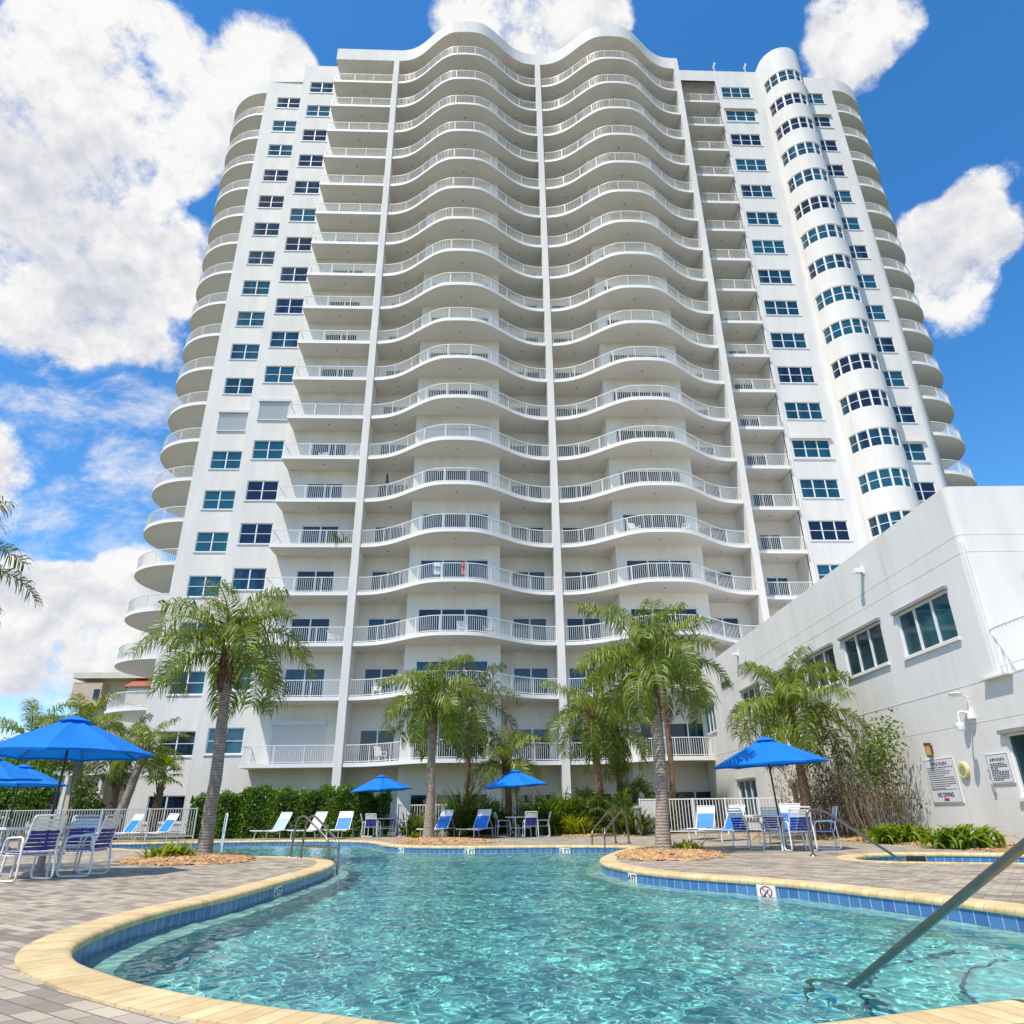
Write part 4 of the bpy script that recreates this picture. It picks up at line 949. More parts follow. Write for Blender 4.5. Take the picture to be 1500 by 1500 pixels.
# ------------------------------------------------------------------ pool ladders and handrails
def bend(pts, r=.12, n=5):
    P = [Vector(p) for p in pts]; o = [P[0]]
    for i in range(1, len(P) - 1):
        a, b_ = (P[i-1] - P[i]), (P[i+1] - P[i]); q = min(r, a.length / 2.1, b_.length / 2.1); s, e = P[i] + a.normalized() * q, P[i] + b_.normalized() * q
        for j in range(n + 1): t = j / n; o.append((1-t)**2 * s + 2*t*(1-t) * P[i] + t*t * e)
    return o + [P[-1]]
def ladder(pA, pB, pC, pD, lab):
    """two rails; each goes from its deck foot over the top and slopes down to its water foot"""
    o = empty('pool_ladder', ((pA[0] + pB[0]) / 2, (pA[1] + pB[1]) / 2, 0)); oo = ORI[o.name]
    for a, c in ((pA, pC), (pB, pD)):
        a = Vector((a[0], a[1], 0)) - oo; c = Vector((c[0], c[1], 0)) - oo; d = c - a
        m = MB(); m.tube(bend([a, a + Vector((0, 0, .80)) + d * .10, a + Vector((0, 0, .86)) + d * .28, c + Vector((0, 0, .36)) + d * -.04, c + Vector((0, 0, -.9))], .16), .024, 8)
        m.tube([a + Vector((0, 0, .25)), c + Vector((0, 0, .25))], .02, 8)
        m.lathe(tuple(a), [(.06, .0), (.055, .02), (.03, .035)], 12); m.build('rail', STEEL, o, smooth=60)
    m = MB(); a, b_ = Vector((pC[0], pC[1], 0)) - oo, Vector((pD[0], pD[1], 0)) - oo
    for z in (-.35, -.65): m.obox((a + b_) / 2 + Vector((0, 0, z)), ((b_ - a) / 2, (b_ - a).cross(Vector((0, 0, 1))).normalized() * .05, Vector((0, 0, .012))))
    m.build('tread', STEEL, o); tag(o, lab, 'ladder', 'pool ladders'); return o
ladder((-4.36, 17.35), (-4.0, 16.8), (-3.30, 16.45), (-2.92, 15.55), 'brown steel pool ladder at the tip of the paved peninsula')
ladder((3.90, 22.6), (4.24, 22.3), (2.95, 21.1), (3.25, 20.78), 'brown steel pool ladder at the far right corner of the pool')
o = empty('pool_handrail', (2.31, 2.6, 0)); m = MB(); oo = Vector((2.31, 2.6, 0))
m.tube(bend([Vector(q) - oo for q in ((2.33, 2.45, 0), (2.33, 2.45, .93), (2.32, 2.75, .90), (2.28, 4.92, -.12), (2.24, 5.55, -.42), (2.24, 5.6, -1.1))], .14), .0215, 12); m.lathe((.02, -.15, 0), [(.08, 0), (.07, .02), (.04, .04)], 14)
m.build('rail', STEELB, o, smooth=60); tag(o, 'long grey steel handrail sloping down into the near pool water', 'handrail')
o = empty('spa_handrail', (6.5, 15.0, 0)); m = MB(); oo = Vector((6.5, 15.0, 0))
m.tube(bend([Vector(q) - oo for q in ((6.5, 15.0, 0), (6.5, 15.0, .84), (6.85, 15.02, .84), (8.0, 14.6, -.05), (8.3, 14.55, -.3), (8.3, 14.55, -.9))], .14), .025, 10); m.lathe((0, 0, 0), [(.07, 0), (.06, .02), (.03, .035)], 12)
m.build('rail', STEELB, o, smooth=60); tag(o, 'grey steel handrail sloping from the deck down into the small spa', 'handrail')
o = empty('step_handrail', (-8.3, 24.4, 0)); m = MB(); m.tube(bend([(-.25, .7, 0), (-.2, .6, .95), (0, .2, .95), (.0, .0, -.8)], .12), .022, 8); m.tube([(-.12, .45, .45), (0, .05, .45)], .015, 6); m.build('rail', WHITEP, o, smooth=60); tag(o, 'thin pale grab rail in the narrow pool arm beside the big left palm', 'handrail')

# ------------------------------------------------------------------ furniture
def make_chair():
    r = empty('strap_chair')
    m = MB()
    for s in (-1, 1):
        x = s * .28
        m.tube(bend([(x, -.02, .02), (x * 1.02, -.26, .02), (x * .98, -.22, .62), (x * .98, .24, .64), (x * 1.02, .30, .02), (x, -.02, .02)], .1, 5), .017, 8)
        m.tube([(s * .24, -.20, .41), (s * .24, .20, .40), (s * .245, .27, .60), (s * .25, .36, .93)], .015, 8)
        m.tube([(s * .24, -.1, .40), (x, -.1, .40)], .013, 6); m.tube([(s * .24, .22, .46), (x, .22, .46)], .013, 6)
    m.tube(bend([(-.25, .36, .90), (-.24, .375, .945), (.24, .375, .945), (.25, .36, .90)], .05), .016, 8); m.tube([(-.24, -.20, .41), (.24, -.20, .41)], .015, 8); m.tube([(-.24, .22, .42), (.24, .22, .42)], .013, 8)
    m.build('frame', WHITEP, r, smooth=60)
    m = MB()
    for i in range(7):
        y = -.18 + .062 * i; n = 5; pr = None
        for j in range(n + 1):
            x = -.24 + .48 * j / n; z = .415 - .035 * math.sin(PI * j / n); q = (x, y, z)
            if pr: m.face([(pr[0], y - .025, pr[2]), (x, y - .025, z), (x, y + .025, z), (pr[0], y + .025, pr[2])])
            pr = q
        for s in (-1, 1): m.obox((s * .245, y, .41), ((.008, 0, 0), (0, .025, 0), (0, 0, .022)))
    m.build('seat', NAVY, r)
    m = MB()
    for i in range(8):
        z = .47 + .058 * i; y = .235 + (z - .46) * .26; c = 1 if i >= 5 else 0; pr = None
        for j in range(6):
            x = -.245 + .49 * j / 5; yy = y + .03 * math.sin(PI * j / 5)
            if pr: m.face([(pr[0], pr[1], z - .024), (x, yy, z - .024), (x, yy + .012, z + .024), (pr[0], pr[1] + .012, z + .024)], c)
            pr = (x, yy)
    m.build('backrest', [NAVY, WHITEST], r)
    r.scale = (.95, .95, .95); return tag(r, 'x', 'chair', 'strap chairs round the pool tables')
def make_lounger(cover, back, head):
    r = empty('sun_lounger'); m = MB()
    for s in (-1, 1):
        x = s * .31
        m.tube([(x, -1.25, .33), (x, -.9, .30), (x, .55, .34)], .018, 8)
        m.tube([(x * .95, -.02, .34), (x * .95, .34, .86), (x * .95, .40, 1.0)], .016, 8)
    m.tube([(-.31, -1.25, .33), (.31, -1.25, .33)], .018, 8); m.tube([(-.31, .55, .34), (.31, .55, .34)], .016, 8); m.tube([(-.295, .40, 1.0), (.295, .40, 1.0)], .018, 8)
    m.tube([(-.29, .25, .70), (-.29, .50, .34)], .011, 6); m.tube([(.29, .25, .70), (.29, .50, .34)], .011, 6)
    m.build('frame', WHITEP, r, smooth=60)
    for s in (-1, 1):
        for y in (-.95, .42):
            q = MB(); q.tube([(s * .31, y, .32), (s * .32, y + (.05 if y > 0 else -.05), .0)], .016, 8); q.build('leg', WHITEP, r, smooth=60)
    m = MB(); n = 10
    for i in range(n):
        a, b_ = i / n, (i + 1) / n; f_ = lambda t: (-1.25 + 1.25 * t, .33 - .06 * math.sin(PI * t) + .01 * t)
        (y0, z0_), (y1, z1_) = f_(a), f_(b_); m.face([(-.30, y0, z0_), (.30, y0, z0_), (.30, y1, z1_), (-.30, y1, z1_)])
    m.build('seat_sling', cover, r)
    m = MB()
    for i in range(n):
        f_ = lambda t: (.40 * t - .03 * math.sin(PI * t) + .02, .34 + .66 * t - .03 * math.sin(PI * t))
        (y0, z0_), (y1, z1_) = f_(i / n), f_((i + 1) / n); m.face([(-.29, y0, z0_), (.29, y0, z0_), (.29, y1, z1_), (-.29, y1, z1_)], 1 if i >= 7 else 0)
    m.build('back_sling', [back, head], r)
    return tag(r, 'x', 'sun lounger', 'sun loungers round the pool')
def make_table():
    r = empty('pool_table'); m = MB(); m.lathe((0, 0, 0), [(.03, .695), (.58, .695), (.61, .705), (.61, .725), (.58, .735), (.03, .735)], 36); m.build('tabletop', mat('white_table_top', (.74, .73, .71), .3), r, smooth=40)
    for j in range(4):
        a = PI / 4 + j * PI / 2; q = MB(); q.tube(bend([(.50 * math.cos(a), .50 * math.sin(a), .70), (.42 * math.cos(a), .42 * math.sin(a), .35), (.46 * math.cos(a), .46 * math.sin(a), 0)], .1), .02, 8); q.build('leg', WHITEP, r, smooth=60)
    m = MB(); m.tube([(.43 * math.cos(2*PI*j/24), .43 * math.sin(2*PI*j/24), .33) for j in range(24)], .012, 6, closed=True); m.build('ring', WHITEP, r, smooth=60)
    return tag(r, 'x', 'table', 'round pool tables')
def make_umbrella():
    r = empty('pool_umbrella'); m = MB(); m.tube([(0, 0, .05), (0, 0, 2.42)], .021, 10); m.build('pole', mat('dark_pole', (.025, .02, .018), .4), r, smooth=60)
    m = MB(); m.lathe((0, 0, 0), [(.24, 0), (.25, .03), (.2, .08), (.06, .10), (.05, .45)], 24); m.build('base', mat('umbrella_base_stone', (.36, .33, .30), .8, var=.2, vscale=30), r, smooth=40)
    can = MB(); nr, na = 6, 6; RAD = 1.36
    def pt(u, rr):          # u in panels, rr radius fraction
        j = int(math.floor(u)); f_ = u - j; a0, a1 = 2*PI*j/8, 2*PI*(j+1)/8
        p = Vector((math.cos(a0), math.sin(a0), 0)).lerp(Vector((math.cos(a1), math.sin(a1), 0)), f_) * RAD * rr
        sag = math.sin(PI * f_)
        p *= 1 - .035 * sag * rr
        z = 2.46 - .60 * (rr ** 1.12) - .035 * sag * math.sin(PI * min(rr, 1) * .9) + .03 * sag * max(0, rr - .85) / .15
        return (p.x, p.y, z)
    for j in range(8):
        for i in range(na):
            for k in range(nr):
                r1, r2 = .04 + .96 * k / nr, .04 + .96 * (k + 1) / nr; u1, u2 = j + i / na, j + (i + 1) / na - 1e-6 * (i == na - 1)
                can.face([pt(u1, r1), pt(u1, r2), pt(u2, r2), pt(u2, r1)])
    for j in range(8):      # hem
        for i in range(na):
            u1, u2 = j + i / na, j + (i + 1) / na - 1e-6 * (i == na - 1); a, b_ = pt(u1, 1), pt(u2, 1)
            can.face([a, (a[0] * .995, a[1] * .995, a[2] - .035), (b_[0] * .995, b_[1] * .995, b_[2] - .035), b_])
    c = can.build('canopy', CANVAS, r, smooth=14, merge=True)
    v = MB()
    for j in range(8):
        a0, a1 = 2*PI*j/8, 2*PI*(j+1)/8; f_ = lambda a, q, z: (q * math.cos(a), q * math.sin(a), z)
        v.face([f_(a0, .02, 2.50), f_(a0, .28, 2.405), f_(a1, .28, 2.405), f_(a1, .02, 2.50)])
    v.build('vent_cap', CANVAS, c, smooth=20, merge=True)
    m = MB(); m.lathe((0, 0, 2.49), [(.03, 0), (.02, .04), (.005, .06)], 10); m.build('finial', DARK, r)
    for j in range(8):
        a = 2*PI*j/8; q = MB(); q.tube([(.03 * math.cos(a), .03 * math.sin(a), 2.40), (.7 * math.cos(a), .7 * math.sin(a), 2.13), (1.33 * math.cos(a), 1.33 * math.sin(a), 1.84)], .009, 5); q.tube([(.03 * math.cos(a), .03 * math.sin(a), 1.95), (.7 * math.cos(a), .7 * math.sin(a), 2.12)], .007, 5); q.build('rib', DARK, r)
    return tag(r, 'x', 'umbrella', 'blue pool umbrellas')
def canvas():
    m = mat('blue_canopy_cloth', (.0, .215, .74), .85, var=.16, vscale=2.5, bump=.12, bscale=400); t = m.node_tree; b = t.nodes['Principled BSDF']; tr = t.nodes.new('ShaderNodeBsdfTranslucent'); tr.inputs[0].default_value = (.0, .24, .80, 1)
    ms = t.nodes.new('ShaderNodeMixShader'); ms.inputs[0].default_value = .22; t.links.new(b.outputs[0], ms.inputs[1]); t.links.new(tr.outputs[0], ms.inputs[2]); t.links.new(ms.outputs[0], t.nodes['Material Output'].inputs[0]); return m
CANVAS = canvas()
def first_or_dup(store, make, loc, rz, label):
    if make not in store: o = make(); store[make] = o
    else: o = dup(store[make])
    o.location = loc; o.rotation_euler = (0, 0, rz); o['label'] = label
    return o
ST = {}
UM = [((-7.15, 12.7, 0), .3, (.0, .0), 'nearest open blue umbrella over the round table on the left'), ((6.92, 17.44, 0), .25, (0, -.045), 'open blue umbrella over the table beside the clubhouse wall'),
      ((-4.5, 33.0, 0), .1, (0, -.05), 'small looking blue umbrella in front of the long hedge'), ((1.35, 29.9, 0), .2, (0, -.06), 'blue umbrella under the yellow palm across the pool'),
      ((-13.55, 20.6, 0), .2, (.03, .0), 'blue umbrella at the left edge just behind the nearest one'), ((-14.9, 24.2, 0), .5, (0, 0), 'lowest looking blue umbrella at the left edge farthest back')]
for loc, rz, (tx, ty), lab in UM:
    o = first_or_dup(ST, make_umbrella, loc, rz, lab); o.rotation_euler = (tx, ty, rz)
TB = [((-7.3, 12.7, 0), 'large round white table under the nearest left umbrella'), ((6.92, 17.44, 0), 'round white table under the umbrella beside the clubhouse'),
      ((-4.35, 32.9, 0), 'round white table in front of the long hedge'), ((1.4, 29.8, 0), 'round white table under the umbrella across the pool'), ((-13.55, 20.6, 0), 'round white table half hidden at the far left edge')]
for loc, lab in TB: first_or_dup(ST, make_table, loc, .3, lab)
def ch(x, y, face, lab):
    """face: direction the sitter looks, degrees clockwise from +Y"""
    first_or_dup(ST, make_chair, (x, y, 0), PI - R(face), lab)
ch(-6.95, 11.95, -62, 'strap chair at the left table, nearer of the two with backs towards the pool')
ch(-6.5, 12.75, -88, 'strap chair at the left table behind the other chair backing on the pool')
ch(-7.75, 11.85, 40, 'strap chair at the left table nearest the camera, beside the left frame edge')
ch(-8.4, 12.9, 95, 'strap chair on the far left side of the nearest table, cut by the frame')
ch(-7.3, 13.75, 180, 'strap chair behind the nearest left table facing the camera')
ch(6.35, 18.1, 70, 'strap chair at the left of the clubhouse umbrella table, seen from its side')
ch(7.0, 16.75, 5, 'strap chair with its back to the camera at the clubhouse table')
ch(7.85, 17.35, -75, 'strap chair at the right of the clubhouse table beside the dry shrub')
ch(7.2, 18.45, 185, 'strap chair behind the clubhouse table facing the pool')
ch(-4.75, 32.25, 10, 'strap chair with its back to the pool at the hedge table')
ch(-3.55, 32.7, -80, 'strap chair at the right end of the hedge table')
ch(-5.05, 33.0, 85, 'strap chair at the left end of the hedge table')
ch(-4.2, 33.55, 180, 'strap chair behind the hedge table close to the leaves')
ch(.72, 30.2, 80, 'strap chair at the left of the table under the yellow palm')
ch(1.75, 29.2, -5, 'strap chair with its back to the pool under the yellow palm')
ch(2.25, 29.75, -90, 'strap chair at the right of the table under the yellow palm')
ch(-13.3, 20.1, -70, 'strap chair at the right of the farther left edge table')
ch(-14.3, 21.4, 170, 'strap chair behind the farther left edge table')
def lng(make, x, y, face, lab): first_or_dup(ST, make, (x, y, 0), PI - R(face), lab)
def mk_blue(): return make_lounger(WHITEST, BLUESL, WHITEST)
def mk_pale(): return make_lounger(WHITEST, PALEBLUE, WHITEST)
def mk_white(): return make_lounger(WHITEST, WHITEST, WHITEST)
def mk_allblue(): return make_lounger(BLUESL, BLUESL, WHITEST)
lng(mk_pale, -8.6, 31.9, -152, 'lounger with pale blue sling, leftmost of three before the hedge')
lng(mk_white, -7.1, 31.8, -152, 'all white lounger, middle of three before the hedge')
lng(mk_blue, -5.9, 31.6, -172, 'blue and white lounger, rightmost of three before the hedge')
lng(mk_blue, -1.75, 30.6, -148, 'blue lounger behind the trunk of the middle left palm')
lng(mk_blue, -.2, 29.6, -150, 'blue lounger beside the table under the yellow palm')
lng(mk_blue, -14.6, 31.6, -150, 'blue lounger beside the grey fence and the leaning palm trunk')
lng(mk_blue, -13.1, 31.4, -150, 'blue lounger beside the grey fence, closer to the hedge')
lng(mk_allblue, 7.75, 23.5, -125, 'blue lounger left of the clubhouse table, nearest the white gate')
lng(mk_allblue, 8.55, 21.2, -130, 'blue lounger directly behind the clubhouse table')
lng(mk_allblue, 7.4, 25.2, -150, 'dark blue lounger beside the white fence gate')

# ------------------------------------------------------------------ fences
def fence(name, pts, h, m, lab, step=.115, post=2.0, br=.012):
    P = [Vector((x, y, 0)) for x, y in pts]; o = empty(name, tuple(P[0])); oo = P[0]; rl = MB(); bl = MB()
    for a, b_ in zip(P, P[1:]):
        t = b_ - a; L = t.length; t.normalize(); nn = Vector((-t.y, t.x, 0))
        for z, hh in ((h - .02, .022), (.12, .018)): rl.obox((a + b_) / 2 - oo + Vector((0, 0, z)), (t * L / 2, nn * .022, Vector((0, 0, hh))))
        n = int(L / step)
        for i in range(1, n): bl.obox(a + t * (L * i / n) - oo + Vector((0, 0, h / 2 + .04)), (t * br, nn * br, Vector((0, 0, h / 2 - .08))))
        k = max(1, round(L / post))
        for i in range(k + 1):
            q = MB(); q.obox(a + t * (L * i / k) - oo + Vector((0, 0, h / 2)), (t * .03, nn * .03, Vector((0, 0, h / 2 + .02)))); q.build('post', m, o)
    rl.build('rail', m, o); bl.build('picket', m, o)
    tag(o, lab, 'fence', 'pool fences'); return o
fence('metal_fence', [(-27, 33.6), (-12.7, 33.6)], 1.24, GREYFENCE, 'long grey picket fence behind the left loungers', .115)
fence('metal_fence', [(-3.9, 34.0), (6.1, 34.0)], 1.27, WHITEP, 'white picket fence behind the plants across the pool', .12)
fence('metal_fence', [(7.1, 30.1), (9.7, 29.9), (12.3, 29.6)], 1.32, WHITEP, 'white picket fence running to the clubhouse behind the loungers', .12, 1.6)
o = empty('fence_gate', (6.3, 30.2, 0)); m = MB()
for i in range(8): m.box((.02 + .095 * i, -.02, .1), (.11 + .095 * i, .02, 1.22 + .05))
m.build('boards', mat('cream_gate', (.70, .66, .58), .6, island=.06), o); m = MB(); m.box((-.05, -.04, 0), (.0, .04, 1.35)); m.box((.79, -.04, 0), (.85, .04, 1.35)); m.box((0, -.035, 1.28), (.79, .035, 1.33)); m.build('gate_frame', WHITEP, o); tag(o, 'solid cream board gate at the left end of the white fence', 'gate')
o = empty('trash_bin', (6.0, 29.4, 0)); m = MB(); m.lathe((0, 0, 0), [(.13, 0), (.14, .9), (.14, .95)], 16); m.build('body', mat('bin_stone', (.32, .28, .23), .8, var=.3, vscale=20), o, smooth=40); m = MB(); m.lathe((0, 0, .95), [(.165, 0), (.17, .05), (.12, .10), (.02, .12)], 16); m.build('lid', mat('bin_lid', (.25, .25, .25), .5), o, smooth=40); tag(o, 'narrow grey waste bin standing left of the cream gate', 'bin')

# ------------------------------------------------------------------ vegetation
def frond(mb, base, az, e0, L, droop, n, ll, lw, rg, hang=1.0, m=0, rm=1):
    P = []; p = Vector(base); N_ = 9; side0 = Vector((math.cos(az + PI/2), math.sin(az + PI/2), 0)); tw_ = rg.uniform(-.35, .35)
    for i in range(N_ + 1):
        t = i / N_; e = e0 - droop * t ** 1.25; d = Vector((math.cos(az) * math.cos(e), math.sin(az) * math.cos(e), math.sin(e))); P.append((p.copy(), d)); p = p + d * (L / N_)
    mb.tube([q[0] for q in P], [.028 * (1 - .85 * i / N_) for i in range(N_ + 1)], 4, rm, cap=False)
    for i in range(n):
        t = .14 + .86 * (i + rg.random() * .6) / n; u = t * N_; k = min(int(u), N_ - 1); f_ = u - k
        pos = P[k][0].lerp(P[k+1][0], f_); d = P[k][1].lerp(P[k+1][1], f_).normalized(); up = side0.cross(d) * -1
        if up.z < 0: up = -up
        l_ = ll * (math.sin(PI * min(1, .12 + .80 * t)) ** .55) * rg.uniform(.85, 1.1)
        for s in (-1, 1):
            v = (side0 * s * math.cos(tw_) + up * (rg.uniform(-.25, .95)) + d * rg.uniform(.3, .85)).normalized()
            a1 = pos + v * l_ * .45; v2 = (v + Vector((0, 0, -1)) * hang * rg.uniform(.7, 1.3)).normalized(); a2 = a1 + v2 * l_ * .32; v3 = (v2 + Vector((0, 0, -1)) * hang * .9).normalized(); a3 = a2 + v3 * l_ * .26
            wv = d.cross(v).cross(v).normalized() * lw
            if wv.length < 1e-6: continue
            mb.f.append([mb.p(pos - wv * .5), mb.p(pos + wv * .5), mb.p(a1 + wv), mb.p(a1 - wv)]); mb.m.append(m)
            i1, i2 = len(mb.v) - 1, len(mb.v) - 2; j1, j2 = mb.p(a2 - wv * .8), mb.p(a2 + wv * .8)
            mb.f.append([i1, i2, j2, j1]); mb.m.append(m); mb.f.append([j1, j2, mb.p(a3)]); mb.m.append(m)
def palm(name, base, top, r0_, r1_, nf, L, ll, lab, seed, leafm, barkm, boots=.6, elev=(80, -35), dr=(1.0, 1.5), n=44, lw=.017, hang=1.0, group='palms round the pool', azb=None):
    rg = random.Random(seed); b = Vector(base); t = Vector(top); o = empty(name, base)
    m = MB(); pts = []; rs = []; n_ = 14
    for i in range(n_ + 1):
        u = i / n_; q = b.lerp(t, u) - b + Vector((math.sin(u * PI) * .06 * rg.uniform(.7, 1.3), 0, 0)); pts.append(q)
        rs.append((r0_ + (r1_ - r0_) * u) * (1 + .35 * math.exp(-u * 14)) * rg.uniform(.97, 1.03))
    m.tube(pts, rs, 14); tk = m.build('trunk', barkm, o, smooth=60)
    tt = t - b
    if boots:
        m = MB(); h = boots
        m.tube([tt + Vector((0, 0, -h)), tt + Vector((0, 0, -h * .5)), tt + Vector((0, 0, .0)), tt + Vector((0, 0, .25))], [r1_ * 1.0, r1_ * 1.12, r1_ * 1.05, r1_ * .55], 12)
        for i in range(26):
            a = i * 2.4; z = -h + (h + .2) * i / 26; c = Vector((math.cos(a), math.sin(a), 0)); m.tube([tt + c * r1_ * 1.0 + Vector((0, 0, z)), tt + c * r1_ * 1.2 + Vector((0, 0, z + .16)), tt + c * r1_ * 1.5 + Vector((0, 0, z + .30))], [.05, .04, .022], 5)
        m.build('boot_sheath', BOOT, o, smooth=60)
    m = MB()
    for i in range(nf):
        u = i / (nf - 1); az = i * 2.39996 + rg.uniform(-.25, .25) + (azb or 0); e0 = R(elev[0] + (elev[1] - elev[0]) * u ** .9 + rg.uniform(-7, 7))
        frond(m, tt + Vector((math.cos(az), math.sin(az), 0)) * r1_ * .6 + Vector((0, 0, .18 * (1 - u))), az, e0, L * (rg.uniform(.85, 1.08)) * (.75 + .35 * math.sin(PI * min(1, .25 + .6 * u))), rg.uniform(*dr) * (1.0 if u > .25 else .75), n, ll, lw, rg, hang)
    m.build('crown', [leafm, mat_stem], o)
    return tag(o, lab, 'palm tree', group)
mat_stem = mat('leaf_stem', (.16, .19, .05), .6, col2=(.20, .15, .06), vscale=3)
palm('palm_tree', (-6.5, 18.0, 0), (-6.62, 17.95, 4.62), .155, .12, 22, 2.35, .75, 'big feathery palm on the left peninsula bed before the windows', 3, PALM, BARKG, .9, (86, -6), (1.3, 2.5), 64, .0145, 1.35)
palm('palm_tree', (-2.1, 28.2, 0), (-2.12, 28.2, 4.75), .18, .14, 20, 2.35, .8, 'palm with hanging fronds in the gravel bed across the pool, left of the yellow palm', 8, PALM, BARKG, .7, (84, -22), (1.3, 2.5), 60, .0185, 1.7)
palm('palm_tree', (-.95, 32.4, 0), (-.70, 32.4, 5.4), .14, .11, 19, 2.6, .85, 'palm draped with long dry fronds right behind the gravel bed palm', 9, PALMD, BARKB, .7, (80, -72), (1.2, 1.9), 46, .018, 1.8)
palm('palm_tree', (.98, 32.5, 0), (.93, 32.5, 2.75), .16, .13, 13, 2.0, .7, 'short bright yellow green palm behind the small umbrella', 10, PALMY, BARKB, .3, (88, 0), (1.1, 2.5), 44, .02, 1.3)
palm('palm_tree', (4.95, 32.0, 0), (4.82, 32.0, 4.7), .18, .145, 19, 2.6, .85, 'brown trunked palm just right of the centre pier', 12, PALM, BARKB, .8, (84, -28), (1.3, 2.3), 48, .018, 1.5)
palm('palm_tree', (5.95, 33.0, 0), (6.0, 33.0, 4.2), .15, .12, 17, 2.4, .8, 'palm partly hidden between the brown trunk and the tall right palm', 13, PALM, BARKB, .6, (80, -50), (1.2, 2.0), 46, .018, 1.5)
palm('palm_tree', (3.94, 16.8, 0), (4.0, 16.8, 3.95), .155, .12, 23, 2.05, .66, 'tall palm in the right gravel bed at the pool edge', 22, PALM, BARKG, 1.1, (88, -12), (1.2, 2.4), 64, .0135, 1.3)
palm('palm_tree', (8.25, 32.6, 0), (8.3, 32.6, 6.3), .13, .11, 12, 2.2, .7, 'thin straight trunk palm right behind the tall right palm', 24, PALMD, BARKB, .4, (75, -40), (1.2, 1.9), 36, .02, 1.2)
palm('palm_tree', (10.0, 23.0, 0), (9.95, 23.0, 3.55), .155, .125, 22, 2.4, .82, 'broad palm beside the clubhouse wall behind the umbrella', 31, PALM, BARKB, .7, (88, -10), (1.2, 2.4), 64, .0165, 1.4)
palm('palm_tree', (-21.4, 40.0, 0), (-22.0, 40.0, 5.0), .28, .22, 17, 2.7, .85, 'wide palm with thick trunk behind the nearest left umbrella', 41, PALM, BARKG, .6, (80, -25), (1.2, 2.0), 44, .025, 1.0, 'palms behind the left fence')
palm('palm_tree', (-25.2, 42.0, 0), (-25.8, 42.0, 4.9), .25, .2, 15, 2.9, .85, 'palm at far left behind the low umbrellas', 42, PALM, BARKG, .5, (80, -20), (1.2, 2.0), 42, .026, 1.0, 'palms behind the left fence')
palm('palm_tree', (-16.75, 34.6, 0), (-16.0, 34.6, 3.6), .22, .17, 14, 1.9, .6, 'leaning palm beside the grey fence and left loungers', 43, PALM, BARKG, .5, (80, -20), (1.2, 2.0), 40, .02, 1.0, 'palms behind the left fence')
palm('palm_tree', (-18.9, 38.6, 0), (-18.9, 38.6, 4.2), .2, .17, 15, 2.1, .62, 'bushy dry skirted palm left of the leaning trunk', 44, PALMD, BARKB, .9, (75, -75), (1.0, 1.6), 40, .024, 1.2, 'palms behind the left fence')
palm('palm_tree', (-10.85, 13.0, 0), (-10.85, 13.0, 5.2), .18, .14, 18, 2.0, .6, 'palm outside the left edge with only frond tips in view', 51, PALMD, BARKG, .5, (80, -30), (1.2, 2.2), 48, .014, 1.1, 'palms behind the left fence')
def fanpalm(name, base, h, lab, seed, nf=22, R_=.62, leafm=PALM, trunk=True, pet=.7, group='fan palms'):
    rg = random.Random(seed); o = empty(name, base); m = MB()
    if trunk:
        m.tube([(0, 0, 0), (.02, 0, h * .5), (.03, 0, h)], [.19, .17, .16], 12)
        for i in range(40): a = i * 2.4; z = .2 + (h - .3) * i / 40; c = Vector((math.cos(a), math.sin(a), 0)); m.tube([c * .15 + Vector((0, 0, z)), c * .26 + Vector((0, 0, z + .2))], [.05, .02], 5)
        m.build('trunk', BARKB, o, smooth=60)
    m = MB()
    for i in range(nf):
        u = i / nf; az = i * 2.4 + rg.uniform(-.2, .2); e = R(80 - 115 * u + rg.uniform(-8, 8)); d = Vector((math.cos(az) * math.cos(e), math.sin(az) * math.cos(e), math.sin(e))); b = Vector((0, 0, h)); c = b + d * pet * rg.uniform(.8, 1.1); m.tube([b, c], [.018, .012], 4, 1, cap=False)
        sd_ = Vector((-math.sin(az), math.cos(az), 0)); up = sd_.cross(d)
        for j in range(17):
            a = R(-120 + 15 * j); v = (d * math.cos(a) + sd_ * math.sin(a) + up * rg.uniform(-.12, .12)).normalized(); l_ = R_ * (1 - .2 * abs(a) / 2.1) * rg.uniform(.9, 1.1); wv = (d * -math.sin(a) + sd_ * math.cos(a)) * .032
            k = c + v * l_ * .6; e_ = c + (v + Vector((0, 0, -.35))).normalized() * l_; m.face([c - wv * .2, c + wv * .2, k + wv, k - wv]); m.face([k - wv, k + wv, e_])
    m.build('crown', [leafm, mat_stem], o); return tag(o, lab, 'palm tree', group)
fanpalm('fan_palm', (-16.9, 39.2, 0), 3.0, 'fan leaved palm against the white tower corner behind the left fence', 61)
fanpalm('fan_palm', (5.6, 31.3, 0), .5, 'low fan palm clump right of the brown palm trunk', 62, 16, .55, PALM, False, .9)
fanpalm('fan_palm', (6.6, 32.3, 0), 1.1, 'dark fan palm behind the waste bin', 63, 18, .6, PALMD, False, .9)
fanpalm('fan_palm', (4.3, 31.9, 0), .8, 'dark fan palm just left of the brown palm trunk', 64, 18, .6, PALMD, False, .9)
